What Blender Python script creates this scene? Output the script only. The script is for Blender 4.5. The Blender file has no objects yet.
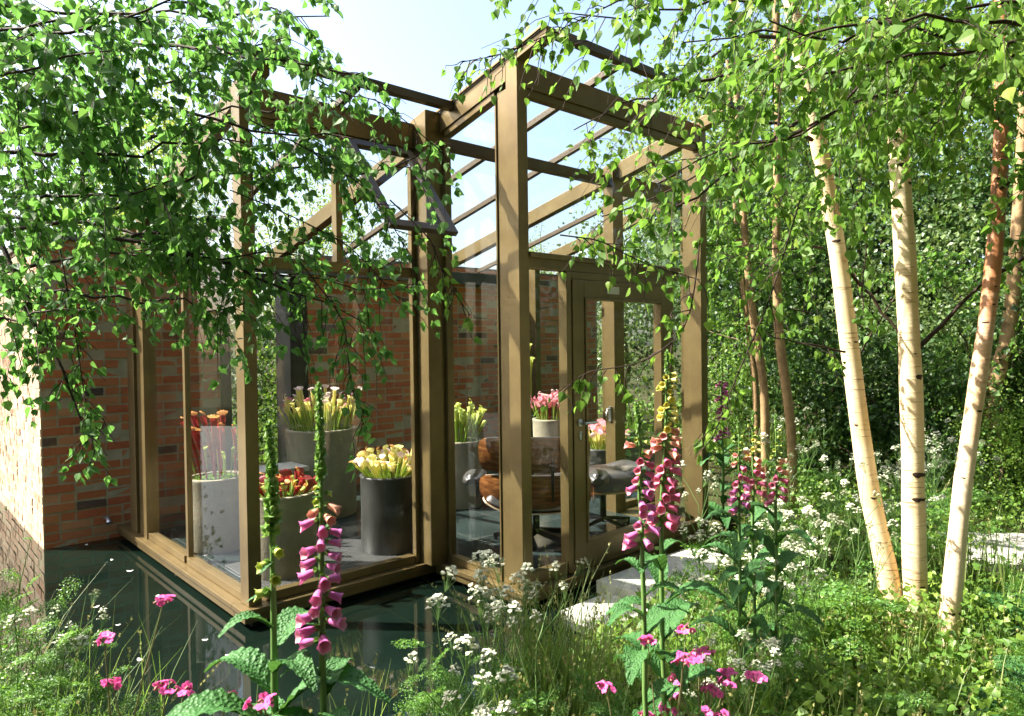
import bpy, math, random
import numpy as np
from mathutils import Vector, Matrix
rng = np.random.default_rng(7)
R = random.Random(11)
PI = math.pi
sc = bpy.context.scene
COL = sc.collection

# ------------------------------------------------------------------ frames of reference
HZ = 1.62                      # eye height above the sill
YAW = 0.8315                   # the garden room stands turned from the camera
FX, FY = 0.051, 4.529
V2 = np.array([math.sin(YAW), math.cos(YAW)])
U2 = np.array([-math.cos(YAW), math.sin(YAW)])
ROT = PI / 2 - YAW
def W(a, b, z=0.0):
    p = np.array([FX, FY]) + a * V2 + b * U2
    return (float(p[0]), float(p[1]), z)
FPX = 704.3; PITCH = 0.0187; ROLL = 0.013
def P(px, py, D):              # a measured place: where a point seen in the photo at distance D stands
    dx, dy = px - 512, py - 358
    cr, sr = math.cos(ROLL), math.sin(ROLL)
    x = (dx * cr - dy * sr) / FPX; u = -(dx * sr + dy * cr) / FPX
    c, s = math.cos(PITCH), math.sin(PITCH)
    return np.array([x * D, (c + s * u) * D, HZ + (-s + c * u) * D])

# ------------------------------------------------------------------ mesh builder
class G:
    def __init__(s): s.v = []; s.f = []; s.n = 0
    def add(s, verts, faces, mi=0, smooth=False):
        verts = np.asarray(verts, dtype=np.float64).reshape(-1, 3)
        if not isinstance(faces, (list, tuple)) or (len(faces) and np.isscalar(faces[0][0])): faces = [np.asarray(faces)]
        for f in faces:
            f = np.asarray(f, dtype=np.int64)
            if f.size: s.f.append((f + s.n, mi, smooth))
        s.v.append(verts); s.n += len(verts); return s
    def mesh(s, name, mats):
        me = bpy.data.meshes.new(name)
        vs = np.concatenate(s.v)
        tot = np.concatenate([np.full(len(f), f.shape[1]) for f, _, _ in s.f])
        li = np.concatenate([f.ravel() for f, _, _ in s.f])
        mi = np.concatenate([np.full(len(f), m) for f, m, _ in s.f])
        sm = np.concatenate([np.full(len(f), q) for f, _, q in s.f])
        me.vertices.add(len(vs)); me.vertices.foreach_set('co', vs.ravel().astype(np.float32))
        me.loops.add(len(li)); me.loops.foreach_set('vertex_index', li.astype(np.int32))
        me.polygons.add(len(tot))
        st = np.concatenate([[0], np.cumsum(tot)[:-1]])
        me.polygons.foreach_set('loop_start', st.astype(np.int32))
        me.polygons.foreach_set('loop_total', tot.astype(np.int32))
        me.polygons.foreach_set('material_index', mi.astype(np.int32))
        me.polygons.foreach_set('use_smooth', sm.astype(bool))
        me.update(calc_edges=True); me.validate()
        for m in mats: me.materials.append(m)
        return me
    def obj(s, name, mats, parent=None, loc=None, bevel=0):
        if not isinstance(mats, (list, tuple)): mats = [mats]
        return place(name, s.mesh(name, mats), parent, loc, bevel)

def place(name, me, parent=None, loc=None, bevel=0, rot=None, scale=None):
    o = bpy.data.objects.new(name, me); COL.objects.link(o)
    if parent is not None: o.parent = parent
    if loc is not None: o.location = loc
    if rot is not None: o.rotation_euler = rot
    if scale is not None: o.scale = (scale,) * 3 if np.isscalar(scale) else scale
    if bevel:
        m = o.modifiers.new('edge', 'BEVEL'); m.width = bevel; m.segments = 2; m.limit_method = 'ANGLE'
    return o
def tag(o, label, cat, group=None, kind=None):
    if label: o['label'] = label
    if cat: o['category'] = cat
    if group: o['group'] = group
    if kind: o['kind'] = kind
    return o
def thing(name, label, cat, loc=(0, 0, 0), rz=0, group=None, rot=None, scale=None):
    o = bpy.data.objects.new(name, None); COL.objects.link(o); o.empty_display_size = .1
    o.location = loc; o.rotation_euler = rot if rot is not None else (0, 0, rz)
    if scale: o.scale = (scale,) * 3
    return tag(o, label, cat, group)
def copy_tree(o, parent=None):
    c = o.copy(); COL.objects.link(c)
    if parent is not None: c.parent = parent
    for ch in [x for x in KIDS.get(o.name, [])]:
        copy_tree(ch, c)
    return c
KIDS = {}
def index_kids(o):
    KIDS[o.name] = list(o.children)
    for c in o.children: index_kids(c)

BOXF = np.array([[0, 3, 2, 1], [4, 5, 6, 7], [0, 1, 5, 4], [1, 2, 6, 5], [2, 3, 7, 6], [3, 0, 4, 7]])
def box(g, x0, x1, y0, y1, z0, z1, mi=0):
    g.add([(x0, y0, z0), (x1, y0, z0), (x1, y1, z0), (x0, y1, z0), (x0, y0, z1), (x1, y0, z1), (x1, y1, z1), (x0, y1, z1)], BOXF, mi); return g
def slope(g, x0, x1, y0, y1, zt, h, off=0, mi=0):      # bar lying along local y under a sloping plane zt(y)
    g.add([(x0, y0, zt(y0) - off - h), (x1, y0, zt(y0) - off - h), (x1, y1, zt(y1) - off - h), (x0, y1, zt(y1) - off - h),
           (x0, y0, zt(y0) - off), (x1, y0, zt(y0) - off), (x1, y1, zt(y1) - off), (x0, y1, zt(y1) - off)], BOXF, mi); return g
def tube(g, pts, rad, n=7, mi=0, cap=True, wob=0):
    pts = np.asarray(pts, float); m = len(pts)
    rad = np.full(m, rad) if np.isscalar(rad) else np.asarray(rad)
    t = np.gradient(pts, axis=0); t /= np.linalg.norm(t, axis=1)[:, None] + 1e-9
    ref = np.array([0.3, 0.2, 1.0]) if abs(t[:, 2]).mean() < .8 else np.array([1.0, .2, 0.1])
    x = np.cross(t, ref); x /= np.linalg.norm(x, axis=1)[:, None] + 1e-9
    y = np.cross(t, x)
    a = np.arange(n) * 2 * PI / n
    rr = rad[:, None] * (1 + (wob * rng.standard_normal((m, n)) if wob else 0))
    v = pts[:, None, :] + rr[..., None] * (np.cos(a)[None, :, None] * x[:, None, :] + np.sin(a)[None, :, None] * y[:, None, :])
    i = np.arange(m - 1)[:, None] * n; j = np.arange(n)[None, :]; k = (j + 1) % n
    f = np.stack([i + j, i + k, i + n + k, i + n + j], -1).reshape(-1, 4)
    fs = [f]
    g.add(v.reshape(-1, 3), fs, mi, True)
    if cap:
        g.add(v[-1], [np.arange(n)[None, :]], mi); g.add(v[0], [np.arange(n)[None, ::-1]], mi)
def lathe(g, prof, n=24, mi=0, c=(0, 0, 0), smooth=True, fy=1.0):
    prof = np.asarray(prof, float); m = len(prof); a = np.arange(n) * 2 * PI / n
    v = np.stack([prof[:, 0:1] * np.cos(a) + c[0], prof[:, 0:1] * np.sin(a) * fy + c[1], np.repeat(prof[:, 1:2], n, 1) + c[2]], -1)
    i = np.arange(m - 1)[:, None] * n; j = np.arange(n)[None, :]; k = (j + 1) % n
    f = np.stack([i + j, i + k, i + n + k, i + n + j], -1).reshape(-1, 4)
    g.add(v.reshape(-1, 3), f, mi, smooth)
def grid(g, pts, mi=0, smooth=True, close=False):
    pts = np.asarray(pts, float); m, n = pts.shape[:2]
    i = np.arange(m - 1)[:, None] * n; j = np.arange(n - 1)[None, :]
    f = np.stack([i + j, i + j + 1, i + n + j + 1, i + n + j], -1).reshape(-1, 4)
    g.add(pts.reshape(-1, 3), f, mi, smooth)

# leaf scatter -------------------------------------------------------------------------
def mk_leaf(outline, fold=.12, bend=.1):
    # outline: half outline [(x,y)...] from base to tip
    c = [(0, y, -bend * y * y) for _, y in outline]
    r = [(x, y, fold * x - bend * y * y) for x, y in outline]
    l = [(-x, y, fold * x - bend * y * y) for x, y in outline]
    m = len(outline); verts = c + r[1:-1] + l[1:-1]
    ri = lambda i: 0 if i == 0 else (m - 1 if i == m - 1 else m + i - 1)
    lf = lambda i: 0 if i == 0 else (m - 1 if i == m - 1 else m + (m - 2) + i - 1)
    q, t = [], []
    for i in range(m - 1):
        for fn, s in ((ri, 1), (lf, -1)):
            f = [i, fn(i), fn(i + 1), i + 1]
            u = []
            [u.append(k) for k in f if k not in u]
            if s < 0: u = u[::-1]
            (q if len(u) == 4 else t).append(u)
    return np.array(verts), [np.array(x) for x in (q, t) if x]
BIRCH = mk_leaf([(0, 0), (.30, .06), (.43, .28), (.30, .56), (.13, .8), (0, 1.05)])
BIRCHES = [BIRCH, mk_leaf([(0, 0), (.26, .03), (.42, .22), (.34, .45), (.20, .68), (.08, .9), (0, 1.12)], -.25, .35), mk_leaf([(0, 0), (.34, .08), (.46, .32), (.30, .62), (.10, .86), (0, 1)], .55, -.12)]
SIMPLE = (np.array([(0, 0, 0), (.38, .4, .06), (0, 1, -.1), (-.38, .4, .06)]), [np.array([[0, 1, 2], [0, 2, 3]])])
LANCE = mk_leaf([(0, 0), (.12, .2), (.14, .5), (.08, .8), (0, 1)], .3, .25)
ROUND = mk_leaf([(0, 0), (.35, .12), (.48, .45), (.34, .82), (0, 1)], .15, .15)
def scatter(g, tpl, pos, d, nrm, size, mi=0):
    tv, tf = tpl; N = len(pos)
    if N == 0: return
    y = d / (np.linalg.norm(d, axis=1)[:, None] + 1e-9)
    z = nrm - (nrm * y).sum(1)[:, None] * y; z /= np.linalg.norm(z, axis=1)[:, None] + 1e-9
    x = np.cross(y, z); s = np.asarray(size).reshape(-1, 1, 1) * np.ones((N, 1, 1))
    v = pos[:, None, :] + s * (tv[None, :, 0:1] * x[:, None, :] + tv[None, :, 1:2] * y[:, None, :] + tv[None, :, 2:3] * z[:, None, :])
    K = len(tv); off = (np.arange(N) * K)[:, None, None]
    g.add(v.reshape(-1, 3), [(f[None] + off).reshape(-1, f.shape[1]) for f in tf], mi)
def rnd(n, s=1.0): return rng.standard_normal((n, 3)) * s

# ------------------------------------------------------------------ materials
def mat(name):
    m = bpy.data.materials.new(name); m.use_nodes = True; nt = m.node_tree; nt.nodes.clear()
    out = nt.nodes.new('ShaderNodeOutputMaterial'); return m, nt, out
def N(nt, t, **k):
    n = nt.nodes.new(t)
    for a, b in k.items():
        if a in n.inputs: n.inputs[a].default_value = b
        else: setattr(n, a, b)
    return n
def ramp(nt, fac, stops, interp='LINEAR'):
    r = nt.nodes.new('ShaderNodeValToRGB'); nt.links.new(fac, r.inputs[0]); cr = r.color_ramp; cr.interpolation = interp
    while len(cr.elements) < len(stops): cr.elements.new(.5)
    for e, (p, c) in zip(cr.elements, stops): e.position = p; e.color = (*c, 1)
    return r.outputs[0]
def noise(nt, scale, detail=4, coord='Object', rough=.55, vec=None):
    n = N(nt, 'ShaderNodeTexNoise', Scale=scale, Detail=detail, Roughness=rough)
    if vec is None: vec = N(nt, 'ShaderNodeTexCoord').outputs[coord]
    nt.links.new(vec, n.inputs['Vector']); return n.outputs['Fac']
def bump(nt, h, strength, dist=.01):
    b = N(nt, 'ShaderNodeBump', Strength=strength, Distance=dist); nt.links.new(h, b.inputs['Height']); return b.outputs[0]
def mix(nt, fac, a, b, mode='MIX'):
    m = nt.nodes.new('ShaderNodeMix'); m.data_type = 'RGBA'; m.blend_type = mode
    for s, v in ((m.inputs[0], fac), (m.inputs[6], a), (m.inputs[7], b)):
        if hasattr(v, 'links') or hasattr(v, 'is_linked'): nt.links.new(v, s)
        else: s.default_value = v if np.isscalar(v) else (*v, 1)
    return m.outputs[2]
def pbr(name, col, rough=.5, metal=0, var=.15, scale=8, bmp=.1, bscale=60, spec=.5, col2=None, coat=0, vec=None):
    m, nt, out = mat(name); p = N(nt, 'ShaderNodeBsdfPrincipled', Roughness=rough, Metallic=metal)
    p.inputs['Specular IOR Level'].default_value = spec
    if coat: p.inputs['Coat Weight'].default_value = coat
    n = noise(nt, scale)
    c2 = col2 or tuple(x * (1 - var * 2) for x in col)
    c = ramp(nt, n, [(.3, c2), (.7, col)]); nt.links.new(c, p.inputs['Base Color'])
    if bmp: nt.links.new(bump(nt, noise(nt, bscale, 6), bmp), p.inputs['Normal'])
    nt.links.new(p.outputs[0], out.inputs[0]); return m
def leafmat(name, stops, trans=.4, tcol=(.25, .5, .04), rough=.45, spec=.4, nscale=1.2):
    m, nt, out = mat(name)
    geo = N(nt, 'ShaderNodeNewGeometry')
    c = ramp(nt, geo.outputs['Random Per Island'], stops)
    nn = noise(nt, nscale, 2)
    c = mix(nt, .35, c, ramp(nt, nn, [(.3, tuple(x * .75 for x in stops[0][1])), (.7, stops[-1][1])]))
    p = N(nt, 'ShaderNodeBsdfPrincipled', Roughness=rough); p.inputs['Specular IOR Level'].default_value = spec
    nt.links.new(c, p.inputs['Base Color'])
    t = N(nt, 'ShaderNodeBsdfTranslucent'); tc = mix(nt, .5, c, tcol); nt.links.new(tc, t.inputs['Color'])
    mx = N(nt, 'ShaderNodeMixShader'); mx.inputs[0].default_value = trans
    nt.links.new(p.outputs[0], mx.inputs[1]); nt.links.new(t.outputs[0], mx.inputs[2]); nt.links.new(mx.outputs[0], out.inputs[0]); return m

M = {}
M['frame'] = pbr('bronze_frame', (.185, .134, .056), .32, .5, .12, 5, .04, 300, col2=(.135, .095, .04))
M['bar'] = pbr('brown_bar', (.085, .06, .036), .4, .25, .1, 6, .03, 200)
M['steel'] = pbr('satin_steel', (.55, .55, .55), .3, .9, .05, 20, 0)
M['black'] = pbr('black_metal', (.015, .015, .016), .35, .4, .1, 9, 0)
M['plate'] = pbr('pale_plate', (.55, .52, .45), .4, .3, .1, 60, 0)
M['concrete'] = pbr('cast_concrete_pot', (.30, .265, .19), .85, 0, .2, 5, .35, 70, .2, col2=(.20, .18, .125))
M['darkpot'] = pbr('dark_glazed_pot', (.04, .041, .038), .4, 0, .25, 4, .15, 60)
M['lintel'] = pbr('grey_lintel', (.19, .185, .165), .9, 0, .25, 4, .4, 50, .1, col2=(.08, .09, .065))
M['stone'] = pbr('pale_stone', (.52, .50, .44), .8, 0, .12, 14, .5, 50, .2, col2=(.36, .35, .29))
M['gravelpath'] = pbr('pale_path', (.5, .47, .4), .9, 0, .2, 20, .5, 90, .1)
M['leather'] = pbr('black_leather', (.05, .047, .045), .30, 0, .15, 10, .25, 120, .6)
M['piping'] = pbr('pale_shell_edge', (.55, .45, .32), .4, 0, .1, 10, 0)
M['soil'] = pbr('moss_and_soil', (.10, .13, .03), .9, 0, .4, 30, .8, 60, .1, col2=(.04, .035, .015))
M['bark_dark'] = pbr('dark_twig_bark', (.055, .035, .025), .8, 0, .3, 20, .4, 60, .2)
M['bark_far'] = pbr('far_bark', (.16, .12, .08), .85, 0, .35, 8, .5, 30, .1)
M['white'] = pbr('white_floret', (.56, .58, .42), .6, 0, .06, 30, 0)
M['petal'] = pbr('white_petal', (.8, .78, .7), .5, 0, .06, 30, 0)
M['liner'] = pbr('pond_liner', (.01, .012, .011), .6, 0, .2, 5, 0)

def m_wood():
    m, nt, out = mat('rosewood_veneer'); p = N(nt, 'ShaderNodeBsdfPrincipled', Roughness=.28)
    tc = N(nt, 'ShaderNodeTexCoord'); mp = N(nt, 'ShaderNodeMapping'); mp.inputs['Scale'].default_value = (1.2, 6, 14)
    nt.links.new(tc.outputs['Object'], mp.inputs[0])
    n = noise(nt, 3.2, 6, vec=mp.outputs[0], rough=.65)
    nt.links.new(ramp(nt, n, [(.3, (.045, .016, .006)), (.5, (.17, .065, .02)), (.68, (.30, .13, .045))]), p.inputs['Base Color'])
    p.inputs['Coat Weight'].default_value = .4
    nt.links.new(p.outputs[0], out.inputs[0]); return m
M['wood'] = m_wood()

def m_brick():
    m, nt, out = mat('old_red_brick'); p = N(nt, 'ShaderNodeBsdfPrincipled', Roughness=.9); p.inputs['Specular IOR Level'].default_value = .15
    geo = N(nt, 'ShaderNodeNewGeometry')
    c = ramp(nt, geo.outputs['Random Per Island'], [(0, (.06, .05, .045)), (.04, (.16, .10, .07)), (.08, (.42, .12, .05)), (.3, (.52, .17, .065)), (.5, (.44, .115, .05)), (.68, (.55, .21, .085)), (.85, (.48, .15, .06)), (.95, (.56, .27, .13)), (1, (.36, .13, .06))])
    n = noise(nt, 18, 6, rough=.7)
    c = mix(nt, ramp(nt, n, [(.45, (0, 0, 0)), (.9, (.35, .35, .35))]), c, (.52, .30, .16))
    n2 = noise(nt, 2.2, 4)
    c = mix(nt, ramp(nt, n2, [(.55, (0, 0, 0)), (.85, (.3, .3, .3))]), c, (.24, .12, .07))
    nt.links.new(c, p.inputs['Base Color']); nt.links.new(bump(nt, noise(nt, 70, 6), .7, .006), p.inputs['Normal'])
    nt.links.new(p.outputs[0], out.inputs[0]); return m
M['brick'] = m_brick()
def m_brick_sunlit():  # red brick in paler tones: sunlight on the wall end put into the colour
    m, nt, out = mat('sunlit_red_brick'); p = N(nt, 'ShaderNodeBsdfPrincipled', Roughness=.9); p.inputs['Specular IOR Level'].default_value = .15
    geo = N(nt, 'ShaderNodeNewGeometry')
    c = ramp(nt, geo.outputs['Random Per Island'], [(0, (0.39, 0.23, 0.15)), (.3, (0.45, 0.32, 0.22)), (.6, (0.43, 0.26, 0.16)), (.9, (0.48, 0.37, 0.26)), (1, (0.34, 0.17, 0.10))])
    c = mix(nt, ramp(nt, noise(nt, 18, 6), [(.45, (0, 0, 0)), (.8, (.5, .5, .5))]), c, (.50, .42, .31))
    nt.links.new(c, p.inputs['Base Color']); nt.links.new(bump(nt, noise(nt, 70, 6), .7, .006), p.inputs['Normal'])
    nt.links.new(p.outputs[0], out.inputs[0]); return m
M['brick_sunlit'] = m_brick_sunlit()
M['mortar'] = pbr('lime_mortar', (.50, .42, .28), .95, 0, .2, 9, .5, 80, .1, col2=(.34, .29, .18))
M['palebrick'] = M['brick']

def m_birch():
    m, nt, out = mat('birch_bark'); p = N(nt, 'ShaderNodeBsdfPrincipled', Roughness=.6); p.inputs['Specular IOR Level'].default_value = .25
    tc = N(nt, 'ShaderNodeTexCoord'); mp = N(nt, 'ShaderNodeMapping'); mp.inputs['Scale'].default_value = (2.2, 2.2, 30)
    nt.links.new(tc.outputs['Object'], mp.inputs[0])
    n1 = noise(nt, 2.4, 5, vec=mp.outputs[0], rough=.7)
    base = ramp(nt, noise(nt, 3, 3), [(.3, (.58, .42, .22)), (.7, (.74, .62, .42))])
    c = mix(nt, ramp(nt, n1, [(.57, (0, 0, 0)), (.66, (.9, .9, .9))]), base, (.20, .10, .05))
    n2 = noise(nt, 5, 3)
    c = mix(nt, ramp(nt, n2, [(.62, (0, 0, 0)), (.72, (.5, .5, .5))]), c, (.42, .22, .10))
    nt.links.new(c, p.inputs['Base Color']); nt.links.new(bump(nt, n1, .5, .006), p.inputs['Normal'])
    nt.links.new(p.outputs[0], out.inputs[0]); return m
M['birch'] = m_birch()
M['birch_far'] = pbr('tan_birch_bark', (.40, .27, .13), .7, 0, .3, 9, .5, 40, .2, col2=(.20, .12, .06))
def m_birch_red():
    m, nt, out = mat('copper_birch_bark'); p = N(nt, 'ShaderNodeBsdfPrincipled', Roughness=.5)
    tc = N(nt, 'ShaderNodeTexCoord'); sep = N(nt, 'ShaderNodeSeparateXYZ'); nt.links.new(tc.outputs['Object'], sep.inputs[0])
    mp = N(nt, 'ShaderNodeMapping'); mp.inputs['Scale'].default_value = (2, 2, 22); nt.links.new(tc.outputs['Object'], mp.inputs[0])
    n1 = noise(nt, 2.4, 5, vec=mp.outputs[0], rough=.7)
    low = ramp(nt, noise(nt, 3, 3), [(.3, (.62, .42, .24)), (.7, (.76, .64, .48))])
    ad = N(nt, 'ShaderNodeMath', operation='MULTIPLY_ADD'); nt.links.new(sep.outputs[2], ad.inputs[0]); ad.inputs[1].default_value = .9; ad.inputs[2].default_value = -1.45
    a2 = N(nt, 'ShaderNodeMath', operation='ADD', use_clamp=True); nt.links.new(ad.outputs[0], a2.inputs[0]); nt.links.new(n1, a2.inputs[1])
    c = mix(nt, ramp(nt, a2.outputs[0], [(.4, (0, 0, 0)), (1, (1, 1, 1))]), low, (.42, .17, .07))
    c = mix(nt, ramp(nt, n1, [(.62, (0, 0, 0)), (.72, (.8, .8, .8))]), c, (.12, .05, .03))
    nt.links.new(c, p.inputs['Base Color']); nt.links.new(bump(nt, n1, .5, .006), p.inputs['Normal'])
    nt.links.new(p.outputs[0], out.inputs[0]); return m
M['birch_red'] = m_birch_red()

def m_glass(name, tint=(.985, .995, .99), dirt=.03, boost=1.0):
    m, nt, out = mat(name); tr = N(nt, 'ShaderNodeBsdfTransparent'); tr.inputs[0].default_value = (*tint, 1)
    gl = N(nt, 'ShaderNodeBsdfGlossy', Roughness=.01); lw = N(nt, 'ShaderNodeLayerWeight', Blend=.5); pw = N(nt, 'ShaderNodeMath', operation='POWER'); pw.inputs[1].default_value = 5.0; nt.links.new(lw.outputs['Facing'], pw.inputs[0])
    ml = N(nt, 'ShaderNodeMath', operation='MULTIPLY_ADD', use_clamp=True); ml.inputs[1].default_value = .6 * boost; ml.inputs[2].default_value = .016; nt.links.new(pw.outputs[0], ml.inputs[0])
    mx = N(nt, 'ShaderNodeMixShader'); nt.links.new(ml.outputs[0], mx.inputs[0]); nt.links.new(tr.outputs[0], mx.inputs[1]); nt.links.new(gl.outputs[0], mx.inputs[2])
    df = N(nt, 'ShaderNodeBsdfDiffuse'); df.inputs[0].default_value = (.6, .65, .6, 1)
    m2 = N(nt, 'ShaderNodeMixShader'); nn = noise(nt, 3.5, 6, rough=.7)
    nt.links.new(ramp(nt, nn, [(.45, (0, 0, 0)), (.8, (dirt, dirt, dirt))]), m2.inputs[0])
    nt.links.new(mx.outputs[0], m2.inputs[1]); nt.links.new(df.outputs[0], m2.inputs[2]); nt.links.new(m2.outputs[0], out.inputs[0]); return m
M['glass'] = m_glass('window_glass', dirt=.004)
M['roofglass'] = m_glass('roof_glass', dirt=.03)
def m_water():
    m, nt, out = mat('dark_pond_water'); p = N(nt, 'ShaderNodeBsdfPrincipled', Roughness=.025)
    n = noise(nt, 1.1, 3); c = ramp(nt, n, [(.3, (.002, .005, .0035)), (.7, (.005, .011, .0075))])
    nt.links.new(c, p.inputs['Base Color']); p.inputs['IOR'].default_value = 1.4
    h = noise(nt, 5, 2); nt.links.new(bump(nt, h, .05, .01), p.inputs['Normal'])
    nt.links.new(p.outputs[0], out.inputs[0]); return m
M['water'] = m_water()
def m_floor():
    m, nt, out = mat('dark_slate_tiles'); p = N(nt, 'ShaderNodeBsdfPrincipled', Roughness=.10)
    tc = N(nt, 'ShaderNodeTexCoord'); b = N(nt, 'ShaderNodeTexBrick', Scale=1.0); b.offset = 0
    b.inputs['Brick Width'].default_value = .6; b.inputs['Row Height'].default_value = .6; b.inputs['Mortar Size'].default_value = .006
    b.inputs['Color1'].default_value = (.012, .02, .02, 1); b.inputs['Color2'].default_value = (.022, .034, .033, 1); b.inputs['Mortar'].default_value = (.12, .12, .11, 1)
    nt.links.new(tc.outputs['Object'], b.inputs['Vector'])
    c = mix(nt, .5, b.outputs[0], ramp(nt, noise(nt, 3, 5), [(.3, (.008, .014, .013)), (.7, (.035, .048, .045))]))
    nt.links.new(c, p.inputs['Base Color']); nt.links.new(bump(nt, noise(nt, 30, 4), .05), p.inputs['Normal'])
    nt.links.new(p.outputs[0], out.inputs[0]); return m
M['floor'] = m_floor()
M['ground'] = pbr('garden_soil', (.055, .06, .022), .95, 0, .3, 3, .8, 30, .05, col2=(.03, .025, .014))

M['leaf_birch'] = leafmat('birch_leaf', [(0, (.05, .14, .045)), (.5, (.085, .21, .058)), (.85, (.13, .28, .07)), (1, (.22, .36, .07))], .52, (.20, .46, .07), .5, .3)
M['leaf_birch_r'] = leafmat('sunny_birch_leaf', [(0, (.035, .115, .024)), (.5, (.065, .18, .032)), (.85, (.11, .25, .038)), (1, (.26, .34, .045))], .48, (.27, .52, .06), .5, .25)
M['leaf_far'] = leafmat('far_tree_leaf', [(0, (.06, .12, .02)), (.6, (.13, .22, .035)), (1, (.30, .36, .08))], .5, (.42, .58, .08), .5, .3)
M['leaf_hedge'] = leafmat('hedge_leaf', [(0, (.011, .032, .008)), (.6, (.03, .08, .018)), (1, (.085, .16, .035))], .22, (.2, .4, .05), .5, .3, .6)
M['leaf_olive'] = leafmat('olive_shrub_leaf', [(0, (.05, .09, .03)), (.6, (.09, .15, .045)), (1, (.17, .24, .08))], .3, (.25, .36, .06), .4, .5, .6)
M['cover'] = leafmat('ground_cover_leaf', [(0, (.05, .13, .022)), (.6, (.12, .25, .035)), (1, (.27, .38, .06))], .4, (.3, .5, .05), .45, .4, 2)
M['blade'] = leafmat('grass_blade', [(0, (.06, .13, .025)), (.7, (.13, .22, .045)), (1, (.33, .34, .12))], .4, (.3, .5, .06), .5, .3, 2)
M['umbleaf'] = leafmat('cow_parsley_leaf', [(0, (.05, .15, .025)), (.6, (.10, .24, .04)), (1, (.19, .34, .06))], .4, (.28, .5, .05))
M['stemgreen'] = leafmat('green_stem', [(0, (.09, .18, .045)), (1, (.15, .26, .07))], .1)
M['stemred'] = leafmat('reddish_stem', [(0, (.16, .13, .06)), (1, (.2, .2, .08))], .1)
M['fgleaf'] = leafmat('foxglove_leaf', [(0, (.032, .11, .028)), (1, (.055, .16, .038))], .22, (.16, .36, .05), .55, .3, 30)
M['fgbud'] = leafmat('foxglove_bud', [(0, (.10, .24, .05)), (1, (.22, .36, .08))], .3, (.3, .5, .08))
def petal(name, col, col2, tr=.35):
    return leafmat(name, [(0, col), (1, col2)], tr, tuple(min(1, x * 1.3) for x in col2), .5, .3, 14)
M['mag'] = petal('magenta_petal', (.58, .11, .40), (.72, .26, .56))
M['pink'] = petal('rose_pink_petal', (.72, .12, .30), (.80, .26, .42))
M['peach'] = petal('peach_petal', (.82, .36, .26), (.85, .50, .32))
M['yellow'] = petal('yellow_bud_petal', (.72, .66, .16), (.82, .76, .34))
M['lime'] = petal('lime_bud_petal', (.42, .52, .10), (.60, .66, .20))
M['throat'] = petal('spotted_pale_throat', (.62, .28, .34), (.82, .62, .58)); M['throat'].node_tree.nodes['Noise Texture'].inputs['Scale'].default_value = 260
M['campion'] = petal('campion_petal', (.78, .10, .38), (.86, .22, .52))
M['calyx'] = petal('brown_calyx', (.22, .09, .08), (.30, .16, .10), .1)
M['p_green'] = petal('green_pitcher', (.16, .30, .05), (.42, .52, .10))
M['p_lime'] = petal('lime_pitcher_hood', (.40, .52, .10), (.62, .66, .18))
M['p_yel'] = petal('yellow_pitcher', (.55, .52, .12), (.82, .74, .30))
M['p_red'] = petal('dark_red_pitcher', (.13, .012, .015), (.34, .03, .03))
M['p_or'] = petal('orange_hood', (.55, .20, .05), (.70, .42, .14))
M['p_pink'] = petal('pink_veined_hood', (.62, .08, .14), (.85, .45, .45))
M['p_white'] = petal('white_pink_hood', (.78, .48, .46), (.88, .78, .70))

# ------------------------------------------------------------------ camera, sky, sun
cam = bpy.data.cameras.new('camera'); co = bpy.data.objects.new('camera', cam); COL.objects.link(co)
cam.sensor_width = 36; cam.lens = FPX / 1024 * 36; cam.clip_start = .05; cam.clip_end = 500
co.matrix_world = Matrix.Translation((0, 0, HZ)) @ Matrix.Rotation(PI / 2 - PITCH, 4, 'X') @ Matrix.Rotation(-ROLL, 4, 'Z')
sc.camera = co
cam.dof.use_dof = True; cam.dof.focus_distance = 4.6; cam.dof.aperture_fstop = 11
SUN_EL = math.radians(46); SUN_DIR = np.array([-1, .10]); SUN_DIR = SUN_DIR / np.linalg.norm(SUN_DIR)
sv = Vector((SUN_DIR[0] * math.cos(SUN_EL), SUN_DIR[1] * math.cos(SUN_EL), math.sin(SUN_EL)))
sl = bpy.data.lights.new('sun', 'SUN'); sl.energy = 5.0; sl.angle = math.radians(.53); sl.color = (1, .94, .84)
so = bpy.data.objects.new('sun', sl); COL.objects.link(so); so.location = (-20, 2, 20)
so.rotation_euler = sv.to_track_quat('Z', 'Y').to_euler()
w = bpy.data.worlds.new('World'); sc.world = w; w.use_nodes = True; nt = w.node_tree
bg = nt.nodes['Background']; sk = nt.nodes.new('ShaderNodeTexSky'); sk.sky_type = 'NISHITA'; sk.sun_disc = False
sk.sun_elevation = SUN_EL; sk.sun_rotation = math.atan2(sv.x, sv.y); sk.air_density = 1.0; sk.dust_density = 3.5; sk.ozone_density = 1.0
nt.links.new(sk.outputs[0], bg.inputs[0]); bg.inputs[1].default_value = .105
sc.view_settings.view_transform = 'Standard'; sc.view_settings.look = 'None'; sc.view_settings.exposure = 2.1; sc.view_settings.gamma = 1
sc.cycles.use_denoising = True; sc.cycles.max_bounces = 8; sc.cycles.transparent_max_bounces = 24; sc.cycles.diffuse_bounces = 4
sc.cycles.transmission_bounces = 4; sc.cycles.glossy_bounces = 4; sc.cycles.sample_clamp_indirect = 6
sc.cycles.caustics_reflective = False; sc.cycles.caustics_refractive = False; sc.cycles.use_adaptive_sampling = True

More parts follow.
